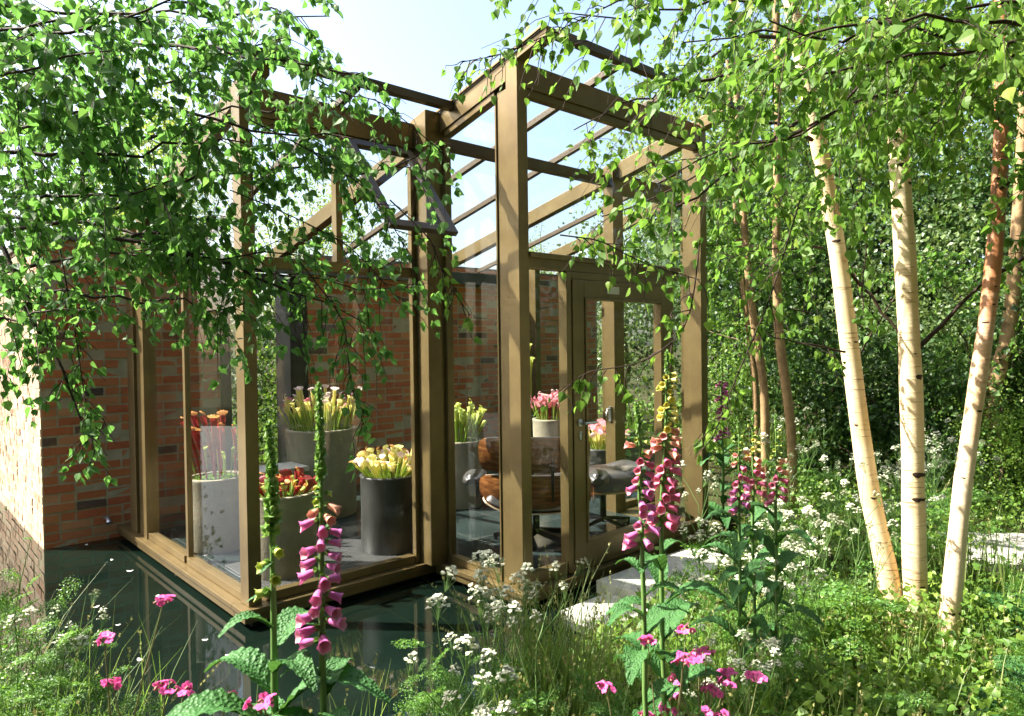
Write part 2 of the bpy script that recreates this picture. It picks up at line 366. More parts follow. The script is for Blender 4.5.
# ------------------------------------------------------------------ ground, pond
WATER = -.12
pond = [(-14, 2.75), (-1.75, 2.75), (-1.2, 2.45), (-.3, 2.5), (.1, 3.05), (.42, 3.8), (.8, 4.25), W(2.45, -.3)[:2], W(2.5, .85)[:2], W(3.8, .9)[:2],
        W(3.8, 4.2)[:2], W(-1.9, 4.2)[:2], W(-1.9, 12)[:2], (-14, 12)]
def inpoly(x, y, poly):
    r = np.zeros(x.shape, bool); n = len(poly)
    for i in range(n):
        x1, y1 = poly[i]; x2, y2 = poly[(i + 1) % n]
        if y1 == y2: continue
        c = ((y1 > y) != (y2 > y)) & (x < (x2 - x1) * (y - y1) / (y2 - y1) + x1); r ^= c
    return r
def gh(x, y):                                    # lie of the land outside the pond
    x = np.asarray(x, float); y = np.asarray(y, float)
    return .02 + .05 * np.sin(x * .9 + 1) * np.cos(y * .7) + .02 * np.maximum(0, y - 7)
fine = lambda a, b, s: np.arange(a, b, s)
xs = np.concatenate([[-300, -120, -60, -30, -20], fine(-15, -3.5, .5), fine(-3.5, 4.5, .1), fine(4.5, 14, .5), [16, 25, 40, 80, 150, 300]])
ys = np.concatenate([[-60, -20, -8, -3], fine(-1, 1.6, .4), fine(1.6, 9, .1), fine(9, 16, .5), [18, 25, 40, 80, 160, 400]])
X, Y = np.meshgrid(xs, ys, indexing='ij')
Z = gh(X, Y); Z[inpoly(X, Y, pond)] = -.55
Z = np.where(np.abs(X) + np.abs(Y) > 60, 0.1, Z)
g = G(); grid(g, np.stack([X, Y, Z], -1)[:, ::1], 0)
for i in range(len(g.f)): g.f[i] = (g.f[i][0], 0, True)
tag(g.obj('ground', M['ground']), None, None, kind='structure')
g = G(); g.add([(-16, 2, WATER), (5.5, 2, WATER), (5.5, 14, WATER), (-16, 14, WATER)], np.array([[0, 1, 2, 3]]))
tag(g.obj('pond_water', M['water']), None, None, kind='structure')

# ------------------------------------------------------------------ garden room
ZT = lambda b: 3.55 - .232 * b
A0, A3 = -1.43, 3.63; B1, BW = .98, 4.0
room = thing('garden_room', 'glazed bronze framed garden room with sloping roof standing over the dark pond', 'garden room', W(0, 0, 0), ROT)
FB = .003
def part(name, g, m=None, bevel=FB, parent=None): return g.obj(name, m or M['frame'], parent or room, bevel=bevel)
def bx(name, *a, m=None, bevel=FB, parent=None): g = G(); box(g, *a); return part(name, g, m, bevel, parent)
# sills (two steps) as one run of butted lengths
def sill(x0, x1, y0, y1, butt=False):
    g = G(); box(g, x0, x1, y0, y1, -.035, 0); ix = .012
    box(g, x0 + ix, x1 - ix, y0 - ix if butt else y0 + ix, y1 - ix, -.085, -.037); part('sill', g, bevel=.004)
sill(0, 2.45, 0, .20)
sill(0, .20, .201, B1 + .001, True)
sill(A0, .20, B1 + .002, B1 + .20)
sill(A0, A0 + .20, B1 + .201, BW - .02, True)
sill(2.12, 2.45, .201, B1); sill(2.12, A3, B1 + .002, B1 + .2); sill(A3 - .2, A3, B1 + .201, BW - .02)
# dark plinth under the floor and the floor itself
g = G(); box(g, .09, 2.3, .09, B1, -.55, -.09); box(g, A0 + .09, A3 - .09, B1 + .09, BW - .02, -.55, -.09); g.obj('plinth', M['liner'], room)
g = G(); box(g, .2005, 2.119, .2005, B1 + .2005, -.06, .012); box(g, A0 + .2005, A3 - .2005, B1 + .201, BW - .02, -.06, .0125); g.obj('floor', M['floor'], room)
# floor grille along the left bay
g = G()
for k in range(34): box(g, A0 + .24, -.05, B1 + .22 + k * .022, B1 + .226 + k * .022, .016, .028)
for k in range(56): box(g, A0 + .24 + k * .0215, A0 + .246 + k * .0215, B1 + .22, B1 + .96, .019, .0265)
g.obj('floor_grille', M['steel'], room)
# posts
def post(a0, a1, b0, b1, z0=.001, top=None):
    g = G(); t = (lambda b: ZT(b) - .004) if top is None else (lambda b: top)
    g.add([(a0, b0, z0), (a1, b0, z0), (a1, b1, z0), (a0, b1, z0), (a0, b0, t(b0)), (a1, b0, t(b0)), (a1, b1, t(b1)), (a0, b1, t(b1))], BOXF)
    return part('post', g)
post(.055, .145, .055, .165)                                  # front corner
post(.075, .135, .167, .275, top=3.32)                        # its inner bead on the left return
post(.064, .13, .277, .292, top=3.30)
post(-.075, .135, B1 - .085, B1 + .11)                        # inner corner, left
post(.072, .13, .862, .893, top=3.12)
post(-.115, -.077, B1 + .055, B1 + .10, top=2.95)
post(A0 + .055, A0 + .115, B1 + .055, B1 + .185)              # left bay front corner
post(A0 + .117, A0 + .145, B1 + .07, B1 + .12, top=2.95)
post(A0 + .08, A0 + .12, 2.235, 2.285)                        # slim mullion on the left end
post(A0 + .055, A0 + .16, 3.22, 3.33)
post(A0 + .075, A0 + .155, 3.332, 3.50, top=2.6)
post(A0 + .05, A0 + .18, 3.502, 3.70)
post(2.18, 2.275, .055, .165); post(2.195, 2.255, .167, .245)  # right front corner
post(2.12, 2.27, B1 - .02, B1 + .10)                          # inner corner, right
post(A3 - .145, A3 - .055, B1 + .055, B1 + .165)
post(A3 - .125, A3 - .075, 2.235, 2.29)
post(A3 - .145, A3 - .055, 3.42, 3.55)
# rafters (deep) and slim glazing bars
def rafter(a0, a1, b0, b1, h=.15, nm='rafter', m=None, off=0):
    g = G(); slope(g, a0, a1, b0, b1, ZT, h, off); return part(nm, g, m)
rafter(.055, .145, .166, B1 - .087, .15); rafter(.035, .052, -.22, B1 + .12, .018, 'flashing', off=-.012)
rafter(.055, .145, -.22, .053, .06)
rafter(.066, .13, .294, .860, .045, 'glazing_bead', off=.152)
rafter(.05, .14, B1 + .112, BW - .03, .14)
rafter(2.18, 2.275, -.22, .053, .10); rafter(2.18, 2.27, .247, B1 - .022, .16); rafter(2.18, 2.27, B1 + .102, BW - .03, .14)
rafter(A0 + .055, A0 + .145, .78, B1 + .053, .12); rafter(A0 + .055, A0 + .145, B1 + .187, 3.218, .14)
rafter(A3 - .145, A3 - .055, .78, B1 + .053, .12); rafter(A3 - .145, A3 - .055, B1 + .167, 3.418, .14)
for a, b0 in ((.82, -.2), (1.5, -.2), (-.68, .8), (2.95, .8)):
    rafter(a - .022, a + .022, b0, BW - .03, .05, 'glazing_bar', M['bar'])
# cross beams
def beam(a0, a1, b0, b1, z0, z1, nm='beam', m=None, bevel=FB): g = G(); box(g, a0, a1, b0, b1, z0, z1); return part(nm, g, m, bevel)
beam(.147, 2.178, .06, .15, 3.315, 3.475); beam(.147, 2.178, .075, .135, 3.265, 3.313)
beam(A0 + .147, -.077, B1 + .06, B1 + .15, 3.08, 3.265); beam(A0 + .147, -.077, B1 + .075, B1 + .135, 3.035, 3.078)
beam(2.272, A3 - .147, B1 + .06, B1 + .15, 3.08, 3.265)
beam(.137, 2.118, B1 + .0, B1 + .08, 3.115, 3.20, 'purlin', M['bar'])
# outer bars carrying the roof overhang
beam(.147, 2.45, -.25, -.19, 3.54, 3.595, 'fascia_bar', M['bar']); beam(A0 - .1, .052, .72, .79, 3.32, 3.375, 'fascia_bar', M['bar']); beam(2.277, A3 + .1, .72, .79, 3.32, 3.375, 'fascia_bar', M['bar'])
# transoms and bottom rails
beam(.147, 1.87, .065, .15, 2.13, 2.24, 'transom'); beam(.147, 1.87, .04, .063, 2.20, 2.235, 'transom')
beam(A0 + .187, -.117, B1 + .06, B1 + .14, 2.13, 2.20, 'transom')
beam(.147, .50, .07, .14, .003, .085, 'bottom_rail'); beam(1.77, 2.178, .07, .14, .003, .085, 'bottom_rail')
beam(A0 + .187, -.117, B1 + .065, B1 + .135, .003, .06, 'bottom_rail')
beam(.07, .135, .294, .86, .003, .06, 'bottom_rail')
beam(A0 + .065, A0 + .13, B1 + .187, 2.233, .003, .055, 'bottom_rail'); beam(A0 + .065, A0 + .13, 2.287, 3.218, .003, .055, 'bottom_rail')
beam(2.272, A3 - .147, B1 + .065, B1 + .135, .003, .06, 'bottom_rail')
beam(A3 - .13, A3 - .065, B1 + .167, 2.233, .003, .055, 'bottom_rail'); beam(A3 - .13, A3 - .065, 2.292, 3.418, .003, .055, 'bottom_rail')
# panes (each its own part)
def pane(x0, x1, y0, y1, z0, z1, m=None, parent=None): g = G(); box(g, x0, x1, y0, y1, z0, z1); return g.obj('glass_pane', m or M['glass'], parent or room)
pane(.147, .498, .102, .108, .087, 2.128); pane(.147, 2.178, .102, .108, 2.242, 3.263); pane(1.872, 2.178, .102, .108, .087, 2.24)
def sidepane(a, y0, y1, z0=.062, cut=.2):
    g = G(); g.add([(a, y0, z0), (a + .006, y0, z0), (a + .006, y1, z0), (a, y1, z0), (a, y0, ZT(y0) - cut), (a + .006, y0, ZT(y0) - cut), (a + .006, y1, ZT(y1) - cut), (a, y1, ZT(y1) - cut)], BOXF)
    return g.obj('glass_pane', M['glass'], room)
sidepane(.10, .294, .86); sidepane(A0 + .098, B1 + .187, 2.233, .057, .142); sidepane(A0 + .098, 2.287, 3.218, .057, .142)
sidepane(A3 - .104, B1 + .167, 2.233, .057, .142); sidepane(A3 - .104, 2.292, 3.418, .057, .142)
pane(A0 + .187, -.117, B1 + .097, B1 + .103, .062, 2.128); pane(2.272, A3 - .147, B1 + .097, B1 + .103, .062, 3.078)
for a0, a1, b0 in ((.147, .797, -.18), (.843, 1.477, -.18), (1.523, 2.178, -.18), (A0 + .147, -.703, .8), (-.657, .048, .8), (2.272, 2.927, .8), (2.973, A3 - .147, .8)):
    g = G(); slope(g, a0, a1, b0, BW - .03, ZT, .008, .006); g.obj('roof_pane', M['roofglass'], room)
# lead flashing where roof meets wall
g = G(); box(g, A0 + .2, A3 + .2, BW - .11, BW - .002, 2.42, 2.57); g.obj('roof_plate', M['lintel'], room, bevel=.004)
# door
def frame_ring(g, x0, x1, y0, y1, z0, z1, w, wb=None):
    wb = wb or w
    box(g, x0, x0 + w, y0, y1, z0, z1); box(g, x1 - w, x1, y0, y1, z0, z1)
    box(g, x0 + w + .0005, x1 - w - .0005, y0, y1, z1 - w, z1); box(g, x0 + w + .0005, x1 - w - .0005, y0, y1, z0, z0 + wb)
door = bpy.data.objects.new('door', None); COL.objects.link(door); door.parent = room
g = G(); frame_ring(g, .502, 1.768, .055, .135, .01, 2.127, .05); g.obj('door_frame', M['frame'], door, bevel=FB)
g = G(); frame_ring(g, .555, 1.715, .045, .125, .062, 2.074, .12, .13)
frame_ring(g, .677, 1.593, .035, .10, .194, 1.952, .018); g.obj('door_leaf', M['frame'], door, bevel=FB)
pane(.698, 1.572, .08, .086, .213, 1.933, parent=door)
g = G(); tube(g, [(.62, .045, 1.06), (.62, -.005, 1.06)], .011, 10); tube(g, [(.615, -.005, 1.06), (.66, -.012, 1.06), (.74, -.008, 1.058)], .009, 10)
lathe(g, [(.0, 0), (.028, 0), (.028, .006), (0, .006)], 18, c=(0, 0, 0)); hv = g.v[-1]; g.v[-1] = np.stack([hv[:, 0] + .62, .044 - hv[:, 2], hv[:, 1] + 1.06], -1)
g.obj('handle', M['steel'], door)
g = G(); lathe(g, [(.0, 0), (.022, 0), (.022, .006), (0, .006)], 18); hv = g.v[-1]; g.v[-1] = np.stack([hv[:, 0] * .8 + .62, .044 - hv[:, 2], hv[:, 1] * 1.5 + .97], -1)
g.obj('lock_plate', M['steel'], door)
g = G(); box(g, .92, 1.06, .038, .044, 1.985, 2.04); g.obj('name_plate', M['plate'], door, bevel=.001)
# latch on the far inner post
g = G(); box(g, 2.105, 2.119, B1 + .02, B1 + .05, .88, 1.02); tube(g, [(2.11, B1 + .035, 1.0), (2.07, B1 + .035, 1.0), (2.06, B1 + .035, .93)], .008, 8); g.obj('latch', M['steel'], room)
# open top hung vent in the left bay
vent = bpy.data.objects.new('vent_window', None); COL.objects.link(vent); vent.parent = room; vent.location = (0, B1 + .055, 3.03); vent.rotation_euler = (-math.radians(39), 0, 0)
vx0, vx1 = -.66, -.12
beam(-.72, -.67, B1 + .065, B1 + .13, 2.202, 3.033, 'mullion')
g = G(); frame_ring(g, vx0, vx1, -.04, 0, -.86, 0, .06); g.obj('vent_frame', M['bar'], vent, bevel=FB)
g = G(); box(g, vx0 + .061, vx1 - .061, -.024, -.018, -.799, -.061); g.obj('glass_pane', M['glass'], vent)

# ------------------------------------------------------------------ brick walls
def bricks(g, x0, x1, z0, z1, yf, axis='x', H=.085, L=.25, mi=1, depth=.05):
    # faces of brick courses along local x (or y) at plane yf, outward -y (or -x)
    row = 0; z = z0
    while z < z1 - .02:
        o = -L / 2 if row % 2 else 0; x = x0 + o
        while x < x1:
            head = R.random() < .16
            l = L / 2 if head else L
            a, b = max(x, x0), min(x + l, x1)
            if b - a > .03:
                j = lambda s: R.gauss(0, s)
                m = .009
                p = -.003 + j(.0025); cz = j(.0015)
                q = []
                for yy in (yf + p, yf + depth):
                    for (u, v) in ((a + m, z + m), (b - m, z + m), (b - m, z + H - m), (a + m, z + H - m)):
                        q.append((u + j(.0016), yy + j(.0012), v + cz + j(.0016)))
                q = [(t[0], t[1], t[2]) if axis == 'x' else (t[1], t[0], t[2]) for t in q]
                F = np.array([[0, 1, 2, 3], [1, 5, 6, 2], [3, 2, 6, 7], [4, 5, 1, 0], [4, 0, 3, 7]])
                g.add(q, F if axis == 'x' else F[:, ::-1], mi)
            x += l
        z += H; row += 1
def wall_run(name, label, runs, cope, loc):
    t = thing(name, label, 'brick wall', loc, ROT, 'brick garden walls')
    g = G()
    for r in runs: r(g)
    g.obj('brickwork', [M['mortar'], M['brick'], M['brick_sunlit']], t)
    g = G()
    for c in cope: box(g, *c)
    g.obj('coping', M['lintel'], t, bevel=.006); return t
Z0 = -.5; WT = 2.60
wo = W(-2.0, BW, 0)
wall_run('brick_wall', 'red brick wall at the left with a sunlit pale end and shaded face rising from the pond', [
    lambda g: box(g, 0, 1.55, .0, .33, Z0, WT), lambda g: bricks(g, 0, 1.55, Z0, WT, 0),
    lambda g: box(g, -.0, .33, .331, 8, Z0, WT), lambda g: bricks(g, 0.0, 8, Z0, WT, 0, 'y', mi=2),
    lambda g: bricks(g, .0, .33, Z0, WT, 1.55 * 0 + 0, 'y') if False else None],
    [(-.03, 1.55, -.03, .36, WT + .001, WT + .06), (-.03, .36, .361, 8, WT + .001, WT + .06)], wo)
wo2 = W(.50, BW, 0)
wall_run('brick_wall', 'long weathered red brick wall closing the back of the garden room behind the pots', [
    lambda g: box(g, 0, 4.9, 0, .33, Z0, WT), lambda g: bricks(g, 0, 4.9, Z0, WT, 0)],
    [(-.0, 4.93, -.0, .36, WT + .001, WT + .06)], wo2)
# dark doorway posts in the gap between the walls
dw = thing('doorway_frame', 'dark timber doorway frame in the gap between the two brick walls', 'doorway', W(-.45, BW, 0), ROT)
g = G(); box(g, .74, .945, -.03, .34, Z0, 2.42); g.obj('jamb', M['black'], dw, bevel=.004)
g = G(); box(g, 0.003, .10, -.03, .34, Z0, 2.42); g.obj('jamb', M['black'], dw, bevel=.004)
g = G(); box(g, .101, .739, .05, .30, 2.30, 2.42); g.obj('lintel', M['black'], dw, bevel=.004)
g = G(); box(g, .101, .739, -.03, .6, -.5, .015); g.obj('threshold', M['stone'], dw, bevel=.004)
# tap stub by the pond corner
t = thing('water_spout', 'small grey water spout on the brick wall beside the left sill', 'spout', W(-1.52, BW, .08), ROT)
g = G(); tube(g, [(0, .02, 0), (0, -.10, .005), (0, -.13, -.03)], .022, 10); g.obj('pipe', M['steel'], t)

# ------------------------------------------------------------------ pots and pitcher plants
def pot(a, b, r, h, label, m, z=.0135, taper=.94):
    t = thing('plant_pot', label, 'plant pot', W(a, b, z), R.random() * 6, 'round pots of pitcher plants')
    g = G(); lathe(g, [(0, 0), (r * taper, 0), (r * taper + .005, .012), (r * .985, h * .6), (r, h - .02), (r + .004, h - .004), (r - .004, h), (r - .03, h), (r - .034, h - .008), (r - .036, h - .05)], 48)
    g.obj('body', m, t)
    g = G(); n = 16
    rr = np.linspace(0, r - .03, 7); aa = np.arange(25) * 2 * PI / 24
    pts = np.stack([rr[:, None] * np.cos(aa), rr[:, None] * np.sin(aa), h - .045 + .03 * rng.random((7, 25))], -1); pts[:, -1] = pts[:, 0]; grid(g, pts)
    N_ = 700; q = rng.random(N_) ** .5 * (r - .04); an = rng.random(N_) * 2 * PI
    scatter(g, SIMPLE, np.stack([q * np.cos(an), q * np.sin(an), np.full(N_, h - .03)], -1), rnd(N_, .5) + [0, 0, .8], rnd(N_), rng.uniform(.012, .03, N_), 1)
    g.obj('mossy_soil', [M['soil'], M['cover']], t); return t, h + z - .03
def pitcher_mesh(h, r, mats, hood=1.0, style=0):
    g = G(); n = 12; m = 12; T = np.linspace(0, 1, m); a = np.arange(n) * 2 * PI / n
    rad = r * (.22 + .78 * T ** 1.3); rad[-1] *= 1.12; rad[-2] *= 1.0
    bx_ = .12 * h * T ** 2
    v = np.stack([bx_[:, None] + rad[:, None] * np.cos(a), rad[:, None] * np.sin(a), np.repeat((T * h)[:, None], n, 1)], -1)
    v[-1, :, 2] += .25 * r * np.cos(a) * -1
    i = np.arange(m - 1)[:, None] * n; j = np.arange(n)[None, :]; k = (j + 1) % n
    f = np.stack([i + j, i + k, i + n + k, i + n + j], -1).reshape(m - 1, n, 4)
    g.add(v.reshape(-1, 3), f[:8].reshape(-1, 4), 0, True)
    g.add(v.reshape(-1, 3), f[8:].reshape(-1, 4), 1, True)
    # inside and hood
    c = np.array([bx_[-1] - r * 1.0, 0, h + .1 * r]); th = np.linspace(-1, 1, 7); s = np.linspace(0, 1, 6)
    H = []
    for si in s:
        wv = 1.25 * r * hood * (.35 + 1.25 * math.sin(min(1, si * 1.15) * PI * .62)) * (1 - .55 * max(0, si - .7) / .3)
        row = [(c[0] + r * (1.9 * si) - .25 * r * t_ * t_, t_ * wv, c[2] + r * (1.5 * math.sin(si * 1.7)) * hood - .35 * r * t_ * t_ + .30 * r * math.sin(t_ * 9 + si * 5) * si) for t_ in th]
        H.append(row)
    grid(g, H, 2)
    return g.mesh('pitcher', mats)
def pitcher_plant(pt, r, label, meshes, n, spread=1.0, group='pitcher plants growing in pots', lean=.25, smin=.75, smax=1.1):
    (pobj, top) = pt; x, y, _ = pobj.location
    t = thing('pitcher_plant', label, 'pitcher plant', (x, y, top), 0, group)
    n = int(n * 1.5)
    for k in range(n):
        q = math.sqrt((k + .5) / n) * r * spread; an = k * 2.4 + R.random() * .5
        L = lean * (q / r) + R.gauss(0, .05)
        o = place('pitcher', meshes[k % len(meshes)], t, (q * math.cos(an), q * math.sin(an), 0), rot=(0, 0, 0), scale=R.uniform(smin, smax))
        o.rotation_euler = (Matrix.Rotation(an, 3, 'Z') @ Matrix.Rotation(L, 3, 'Y') @ Matrix.Rotation(R.uniform(-1, 1) + (PI if R.random() < .4 else 0), 3, 'Z')).to_euler()
    return t
pm = lambda h, r, a, b, c, hood=1.0: pitcher_mesh(h, r * .72, [M[a], M[b], M[c]], hood)
p1 = pot(-1.03, 2.50, .23, .58, 'tall grey concrete pot behind the left end glass', M['concrete'])
pitcher_plant(p1, .16, 'tall dark maroon pitcher plant with orange hoods behind the left end glass', [pm(.55, .035, 'p_red', 'p_red', 'p_or'), pm(.5, .032, 'p_red', 'p_red', 'p_or'), pm(.22, .02, 'p_green', 'p_green', 'p_lime')], 12, lean=.15)
p2 = pot(-.93, 1.50, .235, .58, 'pale concrete pot just behind the left foxgloves', M['concrete'])
pitcher_plant(p2, .18, 'low crimson pitcher plant in the pale pot behind the left foxgloves', [pm(.13, .026, 'p_red', 'p_red', 'p_red', 1.3), pm(.15, .024, 'p_red', 'p_red', 'p_or'), pm(.11, .02, 'p_green', 'p_or', 'p_lime')], 34, lean=.7)
p3 = pot(.12, 2.95, .33, .83, 'largest pale concrete pot in front of the doorway gap', M['concrete'])
pitcher_plant(p3, .30, 'tall yellow and pink pitcher plant in the largest pale pot', [pm(.38, .020, 'p_lime', 'p_yel', 'p_white', 1.4), pm(.30, .019, 'p_green', 'p_yel', 'p_pink'), pm(.3, .02, 'p_green', 'p_yel', 'p_yel')], 44, lean=.35)
p4 = pot(-.06, 1.46, .235, .60, 'dark charcoal pot beside the inner corner post', M['darkpot'], taper=.98)
pitcher_plant(p4, .18, 'bushy pale yellow pitcher plant in the charcoal pot', [pm(.20, .022, 'p_yel', 'p_yel', 'p_yel', 1.3), pm(.17, .022, 'p_green', 'p_yel', 'p_white', 1.2), pm(.22, .02, 'p_lime', 'p_yel', 'p_or')], 46, lean=.75)
p5 = pot(1.27, 2.25, .215, .66, 'slim pale concrete pot against the brick wall left of the lounge chair', M['concrete'])
pitcher_plant(p5, .15, 'fresh green pitcher plant with lime hoods left of the lounge chair', [pm(.38, .022, 'p_green', 'p_lime', 'p_lime', 1.1), pm(.32, .02, 'p_green', 'p_lime', 'p_lime')], 34, lean=.45)
p6 = pot(2.66, 2.33, .22, .76, 'pale concrete pot seen above the back of the lounge chair', M['concrete'])
pitcher_plant(p6, .17, 'raspberry pink pitcher plant above the back of the lounge chair', [pm(.28, .028, 'p_green', 'p_pink', 'p_pink', 1.5), pm(.24, .026, 'p_red', 'p_pink', 'p_pink', 1.4), pm(.3, .022, 'p_green', 'p_pink', 'p_white', 1.2)], 26, lean=.35)
p7 = pot(2.62, 2.76, .17, .78, 'narrow black pot tucked beside the front corner post', M['darkpot'], taper=.98)
pitcher_plant(p7, .09, 'very tall lime green pitcher plant in the narrow black pot', [pm(.78, .028, 'p_green', 'p_lime', 'p_lime', 1.2), pm(.62, .026, 'p_lime', 'p_lime', 'p_lime', 1.2)], 12, lean=.06)
p8 = pot(2.70, 1.62, .24, .50, 'dark round pot behind the footstool near the door handle', M['darkpot'])
pitcher_plant(p8, .18, 'yellow and rose pitcher plant behind the footstool', [pm(.24, .03, 'p_yel', 'p_yel', 'p_pink', 1.3), pm(.20, .028, 'p_lime', 'p_yel', 'p_white', 1.3)], 26, lean=.5)
# low pale bench in the doorway gap
bn = thing('stone_bench', 'low pale stone bench with a thick top beside the left corner post', 'bench', W(-.45, 2.75, .0135), ROT)
g = G(); box(g, -.25, .25, -.18, .18, .50, .545); g.obj('top', M['stone'], bn, bevel=.004)
g = G(); box(g, -.2, -.13, -.15, .15, 0, .499); g.obj('leg', M['stone'], bn, bevel=.004)
g = G(); box(g, .13, .2, -.15, .15, 0, .499); g.obj('leg', M['stone'], bn, bevel=.004)
# tufts of grass behind the glass
def grass_tuft_mesh(n, h, r, head=False, lean=.25, wid=.5):
    g = G(); T = np.linspace(0, 1, 6)
    for _ in range(n):
        an = R.random() * 6.28; q = r * R.random() ** .6; L = R.uniform(.2, 1) * lean * h * 1.4; hh = h * R.uniform(.55, 1.05); w_ = .0035 * wid * 2
        d = np.array([math.cos(an), math.sin(an)]); b = d * q; sd = np.array([-d[1], d[0]])
        c = np.stack([b[0] + d[0] * L * T ** 2, b[1] + d[1] * L * T ** 2, hh * (T - .18 * T ** 3)], -1)
        wv = w_ * (1 - T ** 2 * .95)
        grid(g, np.stack([c - np.array([*sd, 0]) * wv[:, None], c + np.array([*sd, 0]) * wv[:, None]], 1), 0)
        if head and R.random() < .4:
            k = 16; tt = rng.random(k) * .22 + .78; pos = np.stack([np.interp(tt, T, c[:, i]) for i in range(3)], -1)
            scatter(g, SIMPLE, pos, rnd(k, .5) + [d[0], d[1], 1.0], rnd(k), np.full(k, .012), 1)
    return g
gt = grass_tuft_mesh(60, .75, .1); x = tag(gt.obj('grass_clump', [M['blade'], M['blade']], loc=W(-.72, 3.25, .0135)), 'fine green grass clump behind the left end glass', 'grass')

# ------------------------------------------------------------------ lounge chair and footstool
def shell(g, fn, nu=22, nv=14, th=.012, mi=0, edge=1):
    u = np.linspace(-1, 1, nu); v = np.linspace(0, 1, nv)
    A = np.array([[fn(a, b) for b in v] for a in u]); 
    du = np.gradient(A, axis=0); dv = np.gradient(A, axis=1); n = np.cross(du, dv); n /= np.linalg.norm(n, axis=2)[..., None] + 1e-9
    B = A + n * th; grid(g, A, mi); grid(g, B[:, ::-1], mi)
    for e in ((A[0], B[0]), (B[-1], A[-1]), (B[:, 0], A[:, 0]), (A[:, -1], B[:, -1])): grid(g, np.stack(e, 1), edge)
def superr(u, v, k=.32):        # rounds a square patch's corners
    v2 = v * 2 - 1
    return u * math.sqrt(1 - .5 * k * v2 ** 6), (v2 * math.sqrt(1 - .5 * k * u ** 6) + 1) / 2
def chair(loc, rz, label):
    t = thing('lounge_chair', label, 'lounge chair', loc, rz); t.scale = (1.08, 1.08, 1.04)
    # front = +y ; seat shell
    def seat(u, v, o=0):
        u, v = superr(u, v); y = -.27 + v * .58; x = u * .39
        z = .245 + .09 * v + .11 * abs(u) ** 3.2 + .10 * max(0, (.25 - v)) ** 1.0 * 1.2 - .05 * max(0, v - .85) / .15
        return (x, y, z + o)
    g = G(); shell(g, seat); g.obj('seat_shell', [M['wood'], M['piping']], t)
    def cushion(g, f, puff, nu=24, nv=20, tuft=()):
        u = np.linspace(-1, 1, nu); v = np.linspace(0, 1, nv); A = []; B = []
        for a in u:
            ra, rb = [], []
            for b in v:
                p, n = f(a * .93, .03 + b * .94); e = (1 - abs(a) ** 8) * (1 - abs(2 * b - 1) ** 8); e = max(e, 0) ** .5
                q = puff * (.15 + .85 * e)
                for (ta, tb) in tuft: q -= .028 * math.exp(-(((a - ta) * 3.2) ** 2 + ((b - tb) * 3.6) ** 2) * 3)
                ra.append(np.array(p) + np.array(n) * q); rb.append(np.array(p) + np.array(n) * .012 * (1 - e) * 0 + np.array(n) * .013)
            A.append(ra); B.append(rb)
        A = np.array(A); B = np.array(B); grid(g, A); grid(g, B[:, ::-1])
        for e in ((B[0], A[0]), (A[-1], B[-1]), (A[:, 0], B[:, 0]), (B[:, -1], A[:, -1])): grid(g, np.stack(e, 1))
    g = G(); cushion(g, lambda a, b: (seat(a, b, .013), (0, 0, 1)), .10, tuft=((-.45, .45), (.45, .45))); g.obj('seat_cushion', M['leather'], t)
    c, s = math.cos(.30), math.sin(.30)
    def back(z0, z1, wd, fwd):
        def f(u, v):
            u, v = superr(u, v, .4); L = z0 + v * (z1 - z0); x = u * wd
            y = -.27 - s * (L - .30) / c + fwd * abs(u) ** 2.4 + .03 * (2 * v - 1) ** 2; return (x, y, L)
        return f
    nrm = (0, c, s)
    for nm, (z0, z1, wd, fw) in (('back', (.30, .575, .41, .17)), ('headrest', (.60, .87, .40, .13))):
        f = back(z0, z1, wd, fw)
        g = G(); shell(g, lambda u, v: f(-u, v)); g.obj(nm + '_shell', [M['wood'], M['piping']], t)
        g = G(); cushion(g, lambda a, b: (f(a, b), nrm), .085, tuft=((-.4, .5), (.4, .5))); g.obj(nm + '_cushion', M['leather'], t)
    for sx in (-1, 1):
        g = G(); 
        pr = [(0, -.045), (.045, -.042), (.065, -.02), (.062, .02), (.04, .038), (0, .042)]
        y = np.linspace(-.14, .24, 12); pts = []
        for yy in y:
            e = math.sqrt(max(.05, 1 - abs((yy - .05) / .20) ** 5)); r_ = [(sx * .465 + sgn * px * 1.3 * e, yy, .50 + pz * e) for sgn, lst in ((1, pr), (-1, pr[::-1])) for px, pz in lst]
            pts.append(r_)
        grid(g, pts); g.add(np.array(pts[0]), [np.arange(12)[None]], 0); g.add(np.array(pts[-1]), [np.arange(12)[None]], 0)
        g.obj('armrest', M['leather'], t)
        g = G(); pts = np.array([(sx * .435, y_, z_) for y_, z_ in ((-.10, .46), (-.12, .38), (-.08, .31), (.04, .30))]); 
        grid(g, np.stack([pts + [-.006, -.0, 0], pts + [-.006, .12, 0]], 1)); grid(g, np.stack([pts + [.006, .12, 0], pts + [.006, 0, 0]], 1)); g.obj('arm_bracket', M['wood'], t)
        g = G(); xx = sx * .13
        tube(g, [(xx, -.31, .38), (xx, -.36, .47), (xx, -.395, .585), (xx, -.42, .66), (xx, -.445, .72)], [.006, .011, .013, .011, .006], 8)
        g.obj('back_spine', M['black'], t)
    g = G(); tube(g, [(0, .02, .08), (0, .02, .28)], [.028, .022], 14); box(g, -.1, .1, -.1, .14, .272, .287); g.obj('column', M['black'], t)
